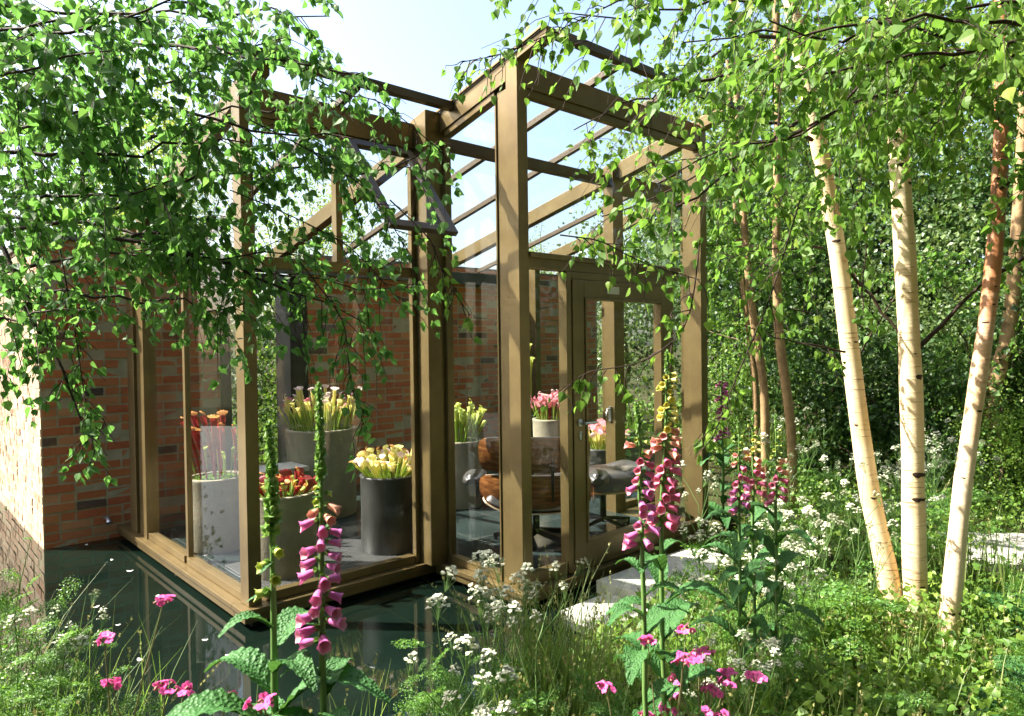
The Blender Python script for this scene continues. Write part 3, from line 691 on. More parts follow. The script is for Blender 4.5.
    for k in range(5):
        an = k * 2 * PI / 5 + .5; d = np.array([math.cos(an), math.sin(an)]); sd = np.array([-d[1], d[0]])
        g = G(); P0 = np.array([0, .02]); q = []
        for (r_, zt, zb, wv) in ((.02, .105, .06, .018), (.33, .055, .018, .013)):
            c_ = P0 + d * r_; q += [(c_[0] - sd[0] * wv, c_[1] - sd[1] * wv, zb), (c_[0] + sd[0] * wv, c_[1] + sd[1] * wv, zb), (c_[0] + sd[0] * wv, c_[1] + sd[1] * wv, zt), (c_[0] - sd[0] * wv, c_[1] - sd[1] * wv, zt)]
        g.add(q, np.array([[0, 1, 2, 3], [7, 6, 5, 4], [0, 4, 5, 1], [1, 5, 6, 2], [2, 6, 7, 3], [3, 7, 4, 0]]))
        c_ = P0 + d * .315; tube(g, [(c_[0], c_[1], 0), (c_[0], c_[1], .02)], .014, 10); g.obj('leg', M['black'], t, bevel=.003)
    return t
cw = W(.84, .98, .0135)
chair((.18, 5.72, .0135), -.06, 'wooden shell lounge chair with black leather cushions seen from behind through the glass')
def stool(loc, rz):
    t = thing('footstool', 'black leather footstool on a curved wooden shell beside the glass door', 'footstool', loc, rz); t.scale = (1.22, 1.15, 1.12)
    def seat(u, v, o=0):
        u, v = superr(u, v); return (u * .33, -.27 + v * .54, .345 + .075 * abs(u) ** 2.6 * (1 if u > 0 else .6) - .02 * abs(2 * v - 1) ** 3 + o)
    g = G(); shell(g, seat); g.obj('shell', [M['wood'], M['piping']], t)
    g = G(); u = np.linspace(-1, 1, 30); v = np.linspace(0, 1, 24); A = []; B = []
    for a in u:
        ra, rb = [], []
        for b in v:
            p = np.array(seat(a * .94, .03 + b * .94)); e = max(0, (1 - abs(a) ** 8) * (1 - abs(2 * b - 1) ** 8)) ** .5; q = .13 * (.12 + .88 * e)
            for ta, tb in ((-.4, .3), (.4, .3), (-.4, .7), (.4, .7)): q -= .022 * math.exp(-(((a - ta) * 3) ** 2 + ((b - tb) * 4.5) ** 2) * 4)
            ra.append(p + [0, 0, q]); rb.append(p + [0, 0, .013])
        A.append(ra); B.append(rb)
    A = np.array(A); B = np.array(B); grid(g, A); grid(g, B[:, ::-1])
    for e in ((B[0], A[0]), (A[-1], B[-1]), (A[:, 0], B[:, 0]), (B[:, -1], A[:, -1])): grid(g, np.stack(e, 1))
    g.obj('cushion', M['leather'], t)
    g = G(); tube(g, [(0, 0, .06), (0, 0, .34)], [.024, .018], 12); g.obj('column', M['black'], t)
    for k in range(4):
        an = k * PI / 2 + .4; d = np.array([math.cos(an), math.sin(an)]); g = G(); tube(g, [(0, 0, .085), (d[0] * .15, d[1] * .15, .06), (d[0] * .29, d[1] * .29, .03)], [.018, .014, .011], 8)
        tube(g, [(d[0] * .28, d[1] * .28, 0), (d[0] * .28, d[1] * .28, .03)], .012, 8); g.obj('leg', M['black'], t)
stool(W(1.58, .66, .0135), .35)

# ------------------------------------------------------------------ stones by the water
def slab(a0, a1, b0, b1, z, label, th=.09):
    g = G(); t_ = thing('stone_slab', label, 'stone slab', W(a0, b0, z), ROT, 'pale stone stepping slabs')
    box(g, 0, a1 - a0, 0, b1 - b0, -th, 0); g.obj('top', M['stone'], t_, bevel=.006)
    g = G(); box(g, .1, a1 - a0 - .1, .1, b1 - b0 - .1, -.5, -th - .001); g.obj('base', M['liner'], t_)
slab(.60, 1.75, -.72, -.10, -.02, 'larger pale stone slab below the glass door')
slab(.12, .57, -.62, -.22, -.07, 'smaller lower pale stone slab nearest the front corner of the sill')
g = G(); c = [(3.05, 4.7), (6.5, 4.2), (9, 4.6), (9, 5.4), (6.5, 5.1), (3.2, 5.5)]
g.add([(x, y, .115) for x, y in c] + [(x, y, -.1) for x, y in c], [np.array([[0, 1, 2, 3, 4, 5]]), np.array([[i, i + 6, (i + 1) % 6 + 6, (i + 1) % 6] for i in range(6)])])
tag(g.obj('garden_path', M['gravelpath']), None, None, kind='structure')
pe = G(); a = np.arange(8) * 2 * PI / 8; pe.add(np.concatenate([[[0, 0, .0]], np.stack([.022 * np.cos(a), .012 * np.sin(a), .002 + .003 * np.cos(2 * a)], -1)]), np.array([[0, 1 + i, 1 + (i + 1) % 8] for i in range(8)]))
pme = pe.mesh('floating_petal', [M['petal']])
for (px, py) in ((157, 596), (96, 607), (112, 560), (130, 571), (60, 590), (205, 640), (118, 625), (230, 655), (86, 545), (178, 575), (140, 660)):
    q = P(px, py, 1); d = q - np.array([0, 0, HZ]); s = (WATER + .002 - HZ) / d[2]; q = d * s
    o = place('floating_petal', pme, None, (q[0], q[1], WATER + .003), rot=(0, 0, R.random() * 6), scale=R.uniform(.5, 1.3))
    tag(o, 'small white petal floating on the dark pond', 'petal', 'white petals floating on the pond')

# ------------------------------------------------------------------ trees
def path(P0, P1, n=9, sag=0.0, wob=.03, bend=None):
    P0 = np.asarray(P0, float); P1 = np.asarray(P1, float); T = np.linspace(0, 1, n)[:, None]
    p = P0 + (P1 - P0) * T; L = np.linalg.norm(P1 - P0)
    p[:, 2] -= sag * (T[:, 0] ** 2) * L
    if bend is not None: p += np.asarray(bend) * np.sin(T * PI)
    w_ = np.cumsum(rng.standard_normal((n, 3)), 0) * wob * L / n ** .5; w_ -= w_[0]; p += w_ * np.minimum(1, T * 3)
    return p
def spray(gw, gl, br, r0, twigs, tl, ls, leaves=14, droop=.7, tpl=BIRCH, mw=0, ml=0, tmin=.12, keep=None, spread=1.0, fork=True):
    """leafy twigs hanging from a branch"""
    br = np.asarray(br); m = len(br)
    tube(gw, br, np.linspace(r0, max(.0018, r0 * .25), m), 6, mw, cap=False)
    axis = br[-1] - br[0]; axis /= np.linalg.norm(axis)
    for k in range(twigs):
        t = tmin + (1 - tmin) * (k + R.random()) / twigs; f = t * (m - 1); i = min(int(f), m - 2); p0 = br[i] + (br[i + 1] - br[i]) * (f - i)
        d = rnd(1)[0]; d[2] *= .5; d = d - axis * (d @ axis) * .6; d /= np.linalg.norm(d) + 1e-6
        d = d * spread + axis * .7; d[2] -= droop * R.uniform(.0, .8); d /= np.linalg.norm(d)
        L = tl * R.uniform(.45, 1.15); n = 7; T = np.linspace(0, 1, n)[:, None]
        tw = p0 + d * L * T; tw[:, 2] -= droop * L * .6 * T[:, 0] ** 2; tw += np.cumsum(rnd(n, .010), 0) * T
        if keep is not None and not keep(tw[-1]): continue
        tube(gw, tw, np.linspace(.0026, .0011, n), 3, mw, cap=False)
        ways = [tw]
        if fork:
            for _ in range(2):
                j = R.randint(1, n - 3); d2 = d + rnd(1, .6)[0]; d2[2] -= .3; d2 /= np.linalg.norm(d2); t2 = tw[j] + d2 * L * .5 * T; t2[:, 2] -= .3 * L * T[:, 0] ** 2
                tube(gw, t2, np.linspace(.0018, .0009, n), 3, mw, cap=False); ways.append(t2)
        for wi, wy in enumerate(ways):
            nl = max(2, int(leaves * (L / tl) * (1 if wi == 0 else .55))); u = np.sort(rng.random(nl) ** .85) * (n - 1.001); ii = u.astype(int)
            pos = wy[ii] + (wy[ii + 1] - wy[ii]) * (u - ii)[:, None]
            dd = np.repeat((wy[-1] - wy[0])[None] / L, nl, 0) * .5 + rnd(nl, .55); dd[:, 2] -= .75
            dn = dd / np.linalg.norm(dd, axis=1)[:, None]
            sz = ls * rng.uniform(.55, 1.15, nl)
            scatter(gl, BIRCHES[(k + wi) % 3] if tpl is BIRCH else tpl, pos + dn * .012, dd, rnd(nl) + [0, -.35, .35], sz, ml)
def crown_tree(name, label, trunkpts, tr, crown, mats, group=None, cat='tree'):
    pass

# --- three near birch stems
def trunk_mesh(pts, r, n=16, scars=6, m=1):
    pts = np.asarray(pts, float); T = np.linspace(0, 1, 40); s = np.linspace(0, 1, len(pts))
    # smooth interpolation
    q = np.stack([np.interp(T, s, pts[:, i]) for i in range(3)], -1)
    for _ in range(4): q[1:-1] = (q[:-2] + 2 * q[1:-1] + q[2:]) / 4
    rr = np.interp(T, np.linspace(0, 1, len(r)), r) * (1 + .03 * np.sin(T * 40 + R.random() * 6))
    g = G(); tube(g, q, rr, n, 0, wob=.012)
    # dark knots and lenticels, raised from the bark
    for k in range(scars):
        i = R.randint(3, 34); an = R.uniform(-2.4, -.6); c_ = q[i]; rad = rr[i]
        nrm = np.array([math.cos(an), math.sin(an), 0]); sd = np.array([-nrm[1], nrm[0], 0]); wd = rad * R.uniform(.12, .5); hh = wd * R.uniform(.15, .6)
        th = np.arange(9) * 2 * PI / 9
        ring = np.array([c_ + nrm * math.sqrt(max(0, rad ** 2 - (wd * math.cos(a_)) ** 2)) * 1.012 + sd * wd * math.cos(a_) + np.array([0, 0, hh * math.sin(a_) + .25 * wd * abs(math.cos(a_))]) for a_ in th])
        mid = c_ + nrm * rad * 1.07 + [0, 0, .1 * hh]
        g.add(np.concatenate([[mid], ring]), np.array([[0, 1 + j, 1 + (j + 1) % 9] for j in range(9)]), 1, True)
    return g, q, rr
NB = []
def near_birch(label, pts, r, mt, branches, scars=18):
    base = np.array(pts[0]); t = thing('birch_tree', label, 'birch tree', tuple(base), 0, 'birch stems at the right')
    g, q, rr = trunk_mesh(pts, r, scars=scars)
    g.v = [v - base for v in g.v]; g.obj('trunk', [mt, M['bark_dark']], t)
    gw, gl = G(), G()
    for b in branches:
        P0, P1, r0, tw, tl, lv, sag = b[:7]; br = path(P0, P1, 10, sag, .04)
        gw = G()
        if tw: spray(gw, gl, br, r0, tw, tl, .046, lv, .8)
        else: tube(gw, br, np.linspace(r0, r0 * .55, 10), 8, 0, cap=False)
        gw.v = [v - base for v in gw.v]; gw.obj('limb', M['bark_dark'], t)
    if gl.v: gl.v = [v - base for v in gl.v]; gl.obj('crown', M['leaf_birch_r'], t)
    return t
Pp = P
A_pts = [Pp(905, 668, 3.95), Pp(885, 560, 4.0), Pp(868, 490, 4.05), Pp(850, 350, 4.08), Pp(835, 230, 4.1), Pp(812, 110, 4.1), Pp(790, 0, 4.1), Pp(770, -140, 4.1), Pp(760, -260, 4.1)]
B_pts = [Pp(919, 668, 3.9), Pp(914, 560, 3.9), Pp(912, 400, 3.9), Pp(905, 250, 3.9), Pp(897, 130, 3.9), Pp(893, 20, 3.9), Pp(885, -160, 3.9)]
C_pts = [Pp(942, 712, 3.5), Pp(951, 600, 3.52), Pp(962, 490, 3.55), Pp(975, 400, 3.58), Pp(990, 300, 3.6), Pp(999, 200, 3.6), Pp(1003, 100, 3.6), Pp(1000, -50, 3.6)]
near_birch('leftmost and most slanting of the three near white birch stems', A_pts, [.066, .056, .052, .048, .044, .04, .035], M['birch'],
    [(Pp(850, 272, 4.08), Pp(905, 352, 3.98), .010, 0, 0, 0, 0), (Pp(845, 352, 4.0), Pp(742, 342, 3.7), .007, 4, .25, 6, -.05), (Pp(822, 248, 4.05), Pp(735, 238, 3.6), .008, 8, .35, 10, .1),
     (Pp(812, 140, 4.05), Pp(700, 60, 3.3), .012, 15, .5, 16, .1), (Pp(800, 40, 4.05), Pp(660, 20, 3.2), .014, 15, .55, 16, .2), (Pp(815, 120, 4.05), Pp(880, 30, 3.5), .012, 12, .5, 16, .0)])
near_birch('middle and straightest of the three near white birch stems', B_pts, [.066, .060, .056, .052, .046, .04], M['birch'],
    [(Pp(914, 352, 3.88), Pp(1000, 272, 3.75), .014, 0, 0, 0, 0), (Pp(1000, 272, 3.75), Pp(1080, 225, 3.6), .012, 14, .4, 14, 0), (Pp(897, 140, 3.88), Pp(830, 60, 3.2), .012, 16, .5, 18, .1),
     (Pp(897, 120, 3.88), Pp(960, 40, 3.3), .012, 16, .5, 18, .1), (Pp(893, 60, 3.88), Pp(900, -60, 3.0), .012, 15, .5, 16, .4)])
near_birch('rightmost birch stem with coppery upper bark and paler foot', C_pts, [.050, .044, .040, .038, .034, .03], M['birch_red'],
    [(Pp(999, 190, 3.58), Pp(1090, 120, 3.2), .010, 15, .5, 16, .1), (Pp(1000, 120, 3.58), Pp(930, 30, 3.0), .011, 16, .5, 18, .1), (Pp(1002, 60, 3.58), Pp(1080, 0, 3.0), .011, 15, .5, 16, .2)])

# --- leafy near branches over the upper right: a birch standing just outside the frame on the right
def canopy_birch(label, base, top, branches, lm, r=(.08, .05), group='birches whose leaves hang across the view'):
    base = np.array(base, float); t = thing('birch_tree', label, 'birch tree', tuple(base), 0, group)
    g = G(); q = path(base, top, 24, 0, .03); tube(g, q, np.linspace(r[0], r[1], 24), 14, 0, wob=.012); g.v = [v - base for v in g.v]; g.obj('trunk', M['birch'], t)
    gw, gl = G(), G()
    for (P0, P1, r0, tw, tl, lv, sag, ls) in branches:
        gw = G(); br = path(P0, P1, 14, sag, .05); spray(gw, gl, br, r0, tw, tl, ls, lv, .75)
        gw.v = [v - base for v in gw.v]; gw.obj('limb', M['bark_dark'], t)
    gl.v = [v - base for v in gl.v]; gl.obj('crown', lm, t)
    print('LEAVES', label, sum(len(f) for f, _, _ in gl.f)); return t
rb = []
root = np.array([2.7, 2.0, 0])
hub = lambda z: np.array([2.7, 2.15, z])
for (px, py, D, px2, py2, D2, tw, tl, lv, ls) in (
    (1060, 0, 2.9, 680, 130, 2.5, 26, .34, 12, .042), (1060, -20, 2.8, 560, 40, 2.7, 30, .34, 12, .040), (1080, 20, 3.0, 620, 180, 2.8, 24, .30, 11, .040),
    (1100, 10, 2.5, 760, 30, 2.1, 30, .38, 14, .042), (1100, 20, 2.6, 800, 60, 2.3, 24, .34, 13, .042), (1120, 160, 2.8, 1000, 150, 2.4, 8, .26, 12, .042),
    (1080, -40, 3.3, 480, -10, 3.2, 34, .34, 12, .040), (1100, -60, 2.4, 640, -30, 2.3, 30, .34, 12, .042), (1110, 60, 3.0, 700, 100, 2.6, 22, .3, 12, .042),
    (760, 60, 3.4, 560, 130, 3.3, 14, .30, 9, .038), (800, 120, 3.3, 640, 235, 3.2, 12, .28, 9, .040), (1090, -20, 3.0, 860, 20, 2.7, 30, .36, 14, .042)):
    rb.append((Pp(px, py, D), Pp(px2, py2, D2), .010, int(tw * .62), tl, lv, .03, ls * 1.12))
canopy_birch('birch just outside the right edge whose bright leaves fill the upper right', (2.9, 2.7, 0), (2.85, 2.8, 5.2), rb, M['leaf_birch_r'])
# --- left canopy
lb = []
for (px, py, D, px2, py2, D2, tw, tl, lv, ls, sg) in (
    (-120, 190, 3.3, 330, 40, 2.9, 34, .40, 15, .040, .0), (-120, 60, 3.0, 250, 20, 2.7, 30, .40, 15, .040, .0), (-120, 250, 3.2, 440, 160, 3.0, 30, .36, 13, .038, -.05),
    (-120, 280, 3.1, 300, 235, 2.9, 30, .34, 14, .038, .05), (-100, 215, 2.9, 150, 200, 2.6, 24, .40, 15, .042, .0), (-120, 120, 2.8, 130, 60, 2.5, 28, .40, 16, .042, .0),
    (-120, 0, 3.4, 330, -20, 3.1, 32, .40, 15, .040, .0), (-110, 330, 3.0, 90, 300, 2.8, 16, .32, 12, .040, .0), (-80, 200, 3.5, 400, 250, 3.2, 26, .34, 13, .038, .0),
    (-110, 140, 3.5, 370, 110, 3.2, 28, .36, 14, .038, .0), (-60, 290, 3.3, 260, 300, 3.1, 18, .30, 12, .038, .0), (100, 235, 3.1, 350, 290, 2.95, 16, .26, 10, .038, .12),
    (-110, 90, 3.6, 200, 120, 3.4, 30, .42, 15, .040, .0), (60, 20, 3.0, 345, 75, 2.8, 26, .30, 14, .040, .0), (40, 90, 3.1, 330, 130, 2.85, 26, .30, 14, .040, .0), (-100, 30, 2.9, 120, 20, 2.7, 26, .36, 15, .042, .0), (-60, 160, 2.9, 240, 120, 2.8, 24, .34, 14, .040, .0), (0, 240, 3.0, 85, 400, 2.8, 14, .18, 8, .038, .2), (120, 240, 3.2, 230, 215, 3.0, 20, .34, 14, .040, .0)):
    lb.append((Pp(px, py, D), Pp(px2, py2, D2), .011, int(tw * .88), tl, lv, sg, ls * 1.12))
canopy_birch('birch just outside the left edge whose leafy boughs hang before the brick wall', (-3.0, 2.2, -.02), (-2.9, 2.6, 5), lb, M['leaf_birch'])
# hanging strands that come lower, and near bright leaves at the top edge
def strand(label, pts, n, ls, m, r=.003):
    g1, g2 = G(), G(); pts = np.array(pts); s = np.linspace(0, 1, len(pts)); T = np.linspace(0, 1, 16); q = np.stack([np.interp(T, s, pts[:, i]) for i in range(3)], -1)
    for _ in range(2): q[1:-1] = (q[:-2] + 2 * q[1:-1] + q[2:]) / 4
    spray(g1, g2, q, r, n, .13, ls, 5, .8, fork=False)
    base = pts[0]; t = thing('birch_twig', label, 'hanging twig', tuple(base), 0, 'birch twigs hanging into view')
    for g_ in (g1, g2): g_.v = [v - base for v in g_.v]
    g1.obj('twig', M['bark_dark'], t); g2.obj('leaves', m, t)
strand('birch twig hanging low in front of the left brick wall', [Pp(60, 250, 2.9), Pp(75, 330, 2.85), Pp(85, 400, 2.8), Pp(95, 455, 2.8)], 26, .042, M['leaf_birch'])
strand('long birch twig hanging before the brick wall between the pots', [Pp(300, 262, 2.9), Pp(345, 320, 2.85), Pp(350, 380, 2.85), Pp(364, 425, 2.85)], 24, .042, M['leaf_birch'])
strand('birch twig hanging at the inner corner post', [Pp(390, 200, 2.7), Pp(432, 240, 2.65), Pp(445, 280, 2.65), Pp(470, 315, 2.65)], 12, .042, M['leaf_birch_r'])
strand('birch twig drooping across the open roof vent', [Pp(250, 120, 2.8), Pp(310, 150, 2.75), Pp(370, 190, 2.75), Pp(415, 262, 2.75)], 30, .044, M['leaf_birch'])
strand('birch twig drooping over the left bay transom', [Pp(230, 190, 2.9), Pp(290, 215, 2.85), Pp(350, 245, 2.8), Pp(400, 300, 2.8)], 30, .044, M['leaf_birch'])
strand('birch twig crossing in front of the glass door transom', [Pp(560, 235, 2.6), Pp(600, 240, 2.6), Pp(640, 262, 2.6), Pp(700, 280, 2.6)], 18, .042, M['leaf_birch_r'])
strand('birch twig dangling in front of the door beside the handle', [Pp(700, 240, 2.5), Pp(690, 330, 2.5), Pp(640, 366, 2.5), Pp(585, 370, 2.5), Pp(560, 395, 2.5)], 14, .040, M['leaf_birch_r'])
strand('birch twig drooping beside the right front corner post', [Pp(800, 200, 2.5), Pp(770, 300, 2.5), Pp(735, 380, 2.5), Pp(712, 440, 2.5)], 18, .042, M['leaf_birch_r'])
strand('birch twig hanging between the two leftmost birch stems', [Pp(850, 180, 3.0), Pp(868, 240, 3.0), Pp(860, 300, 3.0), Pp(885, 330, 3.0)], 12, .042, M['leaf_birch_r'])
strand('birch twig reaching into the open sky above the front corner', [Pp(640, -10, 2.6), Pp(560, 30, 2.6), Pp(500, 55, 2.6), Pp(462, 62, 2.6)], 26, .036, M['leaf_birch_r'])
strand('birch twig reaching into the sky above the roof bar at left', [Pp(280, 60, 2.8), Pp(345, 95, 2.8), Pp(380, 100, 2.8), Pp(440, 150, 2.8)], 22, .036, M['leaf_birch'])

# --- far trees, hedge, shrubs
def crown_mesh(name, centre, rad, nclump, nleaf, ls, m, tpl=SIMPLE, csize=.22, hollow=.35):
    g = G(); rad = np.array(rad)
    d = rnd(nclump); d /= np.linalg.norm(d, axis=1)[:, None]; q = (hollow + (1 - hollow) * rng.random(nclump) ** .6)[:, None]
    C = d * q * rad * (1 + .18 * rng.standard_normal((nclump, 1)))
    n = nclump * nleaf; c = np.repeat(C, nleaf, 0) + rnd(n) * (csize * rad.mean()) * np.array([1, 1, .7])
    dd = rnd(n, .7) + [0, 0, -.4]; scatter(g, tpl, c + centre, dd, rnd(n) + [-.4, -.3, .9], ls * rng.uniform(.5, 1.25, n), 0)
    return g.mesh(name, [m])
def wood_mesh(h, r, crown_c, crown_r, n=7, m=None, lean=(0, 0)):
    g = G(); top = np.array([lean[0], lean[1], h]); q = path((0, 0, -.1), top, 14, 0, .04); tube(g, q, np.linspace(r, r * .3, 14), 10, 0, wob=.04)
    for k in range(n):
        i = R.randint(5, 12); e = np.array(crown_c) + rnd(1)[0] * np.array(crown_r) * .6; tube(g, path(q[i], e, 8, 0, .08), np.linspace(r * .4, .008, 8), 6, 0, cap=False)
    return g.mesh('trunk', [m or M['bark_far']])
TREE = {}
def tree_kind(k, h, r, c, cr, ncl, nl, ls, m, csize=.22, hollow=.35, nl2=7):
    TREE[k] = (wood_mesh(h, r, c, cr, nl2), crown_mesh('crown', np.array(c), cr, ncl, nl, ls, m, csize=csize, hollow=hollow))
tree_kind('tall', 5.0, .11, (0, 0, 5.2), (1.7, 1.7, 2.4), 170, 60, .085, M['leaf_far'], .16)
tree_kind('airy', 5.5, .09, (0, 0, 5.6), (2.0, 2.0, 2.3), 130, 50, .085, M['leaf_far'], .15)
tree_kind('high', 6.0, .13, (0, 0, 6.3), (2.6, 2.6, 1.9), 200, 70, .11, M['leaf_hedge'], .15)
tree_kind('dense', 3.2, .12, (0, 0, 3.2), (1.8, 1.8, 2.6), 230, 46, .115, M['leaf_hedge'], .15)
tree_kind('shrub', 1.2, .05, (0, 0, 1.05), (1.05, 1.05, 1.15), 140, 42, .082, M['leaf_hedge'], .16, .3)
tree_kind('pale', 1.3, .05, (0, 0, 1.1), (1.0, 1.0, 1.2), 120, 55, .058, M['cover'], .17, .3)
tree_kind('olive', 2.2, .08, (0, 0, 2.2), (1.5, 1.5, 1.9), 190, 42, .092, M['leaf_olive'], .16)
def put_tree(kind, x, y, s, label, name='background_tree', cat='tree', group='trees behind the garden room', z=None, sz=1.0):
    t = thing(name, label, cat, (x, y, float(gh(x, y)) if z is None else z), R.random() * 6, group); t.scale = (s, s, s * sz)
    tm, cm = TREE[kind]; place('trunk' if name != 'shrub' else 'stem', tm, t); place('crown' if name != 'shrub' else 'foliage', cm, t); return t
for i, (k, x, y, s, lab) in enumerate([
    ('airy', -8.6, 9.5, .95, 'airy light green tree far left beyond the brick wall'),
    ('tall', -6.2, 12.5, .85, 'light green tree behind the sunlit end of the brick wall'),
    ('airy', -4.2, 15.5, .72, 'small airy tree behind the left bay roof'),
    ('dense', -7.5, 13.5, .9, 'dark green tree low behind the left brick wall'),
    ('dense', -2.4, 15.5, .62, 'dark rounded tree seen through the doorway gap'),
    ('tall', .6, 22, .62, 'distant pale tree low above the back wall behind the front corner post'),
    ('tall', 4.2, 19, .92, 'pale yellow green tree behind the right end of the roof'),
    ('airy', 3.4, 12.5, .86, 'airy bright tree rising just behind the glass door bay'),
    ('tall', 5.4, 13.0, 1.0, 'bright tree behind the right front corner post'),
    ('airy', 7.2, 11.5, 1.0, 'loose bright tree behind the two leftmost birch stems'),
    ('tall', 9.2, 11.5, 1.05, 'tall bright tree behind the middle birch stem'),
    ('airy', 8.4, 8.6, .9, 'bright tree at the far right edge of the photo'),
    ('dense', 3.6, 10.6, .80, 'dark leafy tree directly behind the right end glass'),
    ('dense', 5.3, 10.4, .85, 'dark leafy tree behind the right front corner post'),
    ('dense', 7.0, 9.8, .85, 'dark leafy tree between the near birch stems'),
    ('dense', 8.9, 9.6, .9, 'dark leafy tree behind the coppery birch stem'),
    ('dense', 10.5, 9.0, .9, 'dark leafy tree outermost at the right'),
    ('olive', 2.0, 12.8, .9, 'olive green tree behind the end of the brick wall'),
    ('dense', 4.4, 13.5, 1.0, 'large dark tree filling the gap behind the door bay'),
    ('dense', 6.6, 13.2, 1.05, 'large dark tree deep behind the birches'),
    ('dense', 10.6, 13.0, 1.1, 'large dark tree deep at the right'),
    ('dense', -11.5, 12, 1.0, 'dark tree at the extreme left beyond the wall')]):
    put_tree(k, x, y, s, lab)
for (x, y, s, lab) in ((-.4, -5.6, 2.2, 'unseen tree added close behind the viewer to block skylight'), (5.6, -4.2, 2.4, 'unseen tree added close by at the right behind the viewer'), (-7.5, -3.5, 1.7, 'unseen tree added behind the viewer far to the left'), (-3.9, -5.4, 1.7, 'unseen tree added behind the viewer to the left'), (2.6, -6.4, 2.4, 'unseen tree added straight behind the viewer'),
    (3.8, -4.4, 1.7, 'unseen tree added behind the viewer to the right'), (8.6, -1.6, 2.5, 'unseen tree added well right of the viewer'), (11.0, 2.2, 2.4, 'unseen tree added beyond the right edge of the meadow'), (10.5, 5.2, 1.6, 'unseen tree added beyond the right edge behind the path')):
    put_tree('dense', x, y, s, lab, group='unseen trees added to block skylight')  # out of view, added to keep skylight off the frame's front faces
for (x, y, lab) in ((1.9, -1.7, 'unseen high crowned tree added above the viewer'), (-1.9, -2.2, 'unseen high crowned tree added above the viewer at the left'), (5.6, -.8, 'unseen high crowned tree added above the right edge of the near bank')):
    put_tree('high', x, y, 1.0, lab, group='unseen trees added to block skylight')  # extra overhead crowns out of view, added to cut skylight further
for i, (k, x, y, s, lab) in enumerate([
    ('shrub', 3.3, 7.9, .85, 'leafy shrub just outside the right end glass'), ('shrub', 4.1, 7.2, .75, 'rounded shrub behind the distant foxgloves'),
    ('shrub', 5.0, 7.4, .95, 'bright shrub behind the leftmost birch stem'), ('pale', 4.5, 6.5, .5, 'low pale shrub left of the leftmost birch stem'),
    ('shrub', 6.0, 7.0, 1.05, 'leafy shrub right of the middle birch stem'), ('olive', 4.9, 8.3, .72, 'tall olive shrub behind the birch stems'),
    ('pale', 5.4, 5.9, .55, 'low fresh green shrub right of the coppery birch'), ('shrub', 7.0, 6.3, .9, 'shrub at the right edge beyond the pale path'),
    ('olive', 6.9, 8.0, .8, 'tall shrub at the right behind the pale path'), ('pale', 6.2, 5.9, .6, 'bright low shrub beside the pale path'),
    ('pale', -2.55, 9.3, .9, 'sunlit pale green shrub seen through the doorway gap'), ('shrub', -3.4, 10.5, 1.1, 'green shrub further back in the doorway gap'),
    ('pale', 2.9, 8.6, .75, 'fresh green shrub beside the end of the brick wall'),
    ('shrub', -1.6, 10.2, 1.0, 'green shrub behind the long brick wall near the gap')]):
    put_tree(k, x, y, s, lab, 'shrub', 'shrub', 'shrubs around the garden room')
# thin far birch stems
bts = []
for (pts, r, lab) in (
    ([Pp(792, 430, 6.6), Pp(778, 330, 6.6), Pp(776, 240, 6.6), Pp(778, 120, 6.6), Pp(775, -60, 6.6)], .045, 'thin birch stem left of the leftmost near birch'),
    ([Pp(765, 390, 7.0), Pp(752, 310, 7.0), Pp(745, 240, 7.0), Pp(738, 120, 7.0), Pp(730, -40, 7.0)], .042, 'thin slanting birch stem behind the distant foxgloves'),
    ([Pp(756, 385, 7.6), Pp(745, 300, 7.6), Pp(736, 220, 7.6), Pp(728, 60, 7.6)], .035, 'thinnest slanting birch stem behind the distant foxgloves'),
    ([Pp(1000, 470, 6.8), Pp(990, 400, 6.8), Pp(1010, 330, 6.8), Pp(1020, 200, 6.8), Pp(1028, 40, 6.8)], .075, 'thicker distant birch stem at the right edge'),
    ):
    pts = [np.array(p) for p in pts]; b0 = pts[0].copy(); b0[2] = -.05; pts = [b0] + pts
    t = thing('birch_tree', lab, 'birch tree', tuple(b0), 0, 'thin birch stems in the background')
    g, q, rr = trunk_mesh(pts, [r, r, r * .8, r * .7], 10, 4); g.v = [v - b0 for v in g.v]; g.obj('trunk', [M['birch_far'], M['bark_dark']], t)
    gw, gl = G(), G()
    for k in range(7):
        gw = G(); i = R.randint(18, 38); e = q[i] + np.array([R.uniform(-1, 1), R.uniform(-.8, .4), R.uniform(-.1, .6)]) * .9; spray(gw, gl, path(q[i], e, 8, .1, .06), .006, 14, .4, .05, 12, .8)
        gw.v = [v - b0 for v in gw.v]; gw.obj('limb', M['bark_dark'], t)
    gl.v = [v - b0 for v in gl.v]; gl.obj('crown', M['leaf_birch_r'], t)

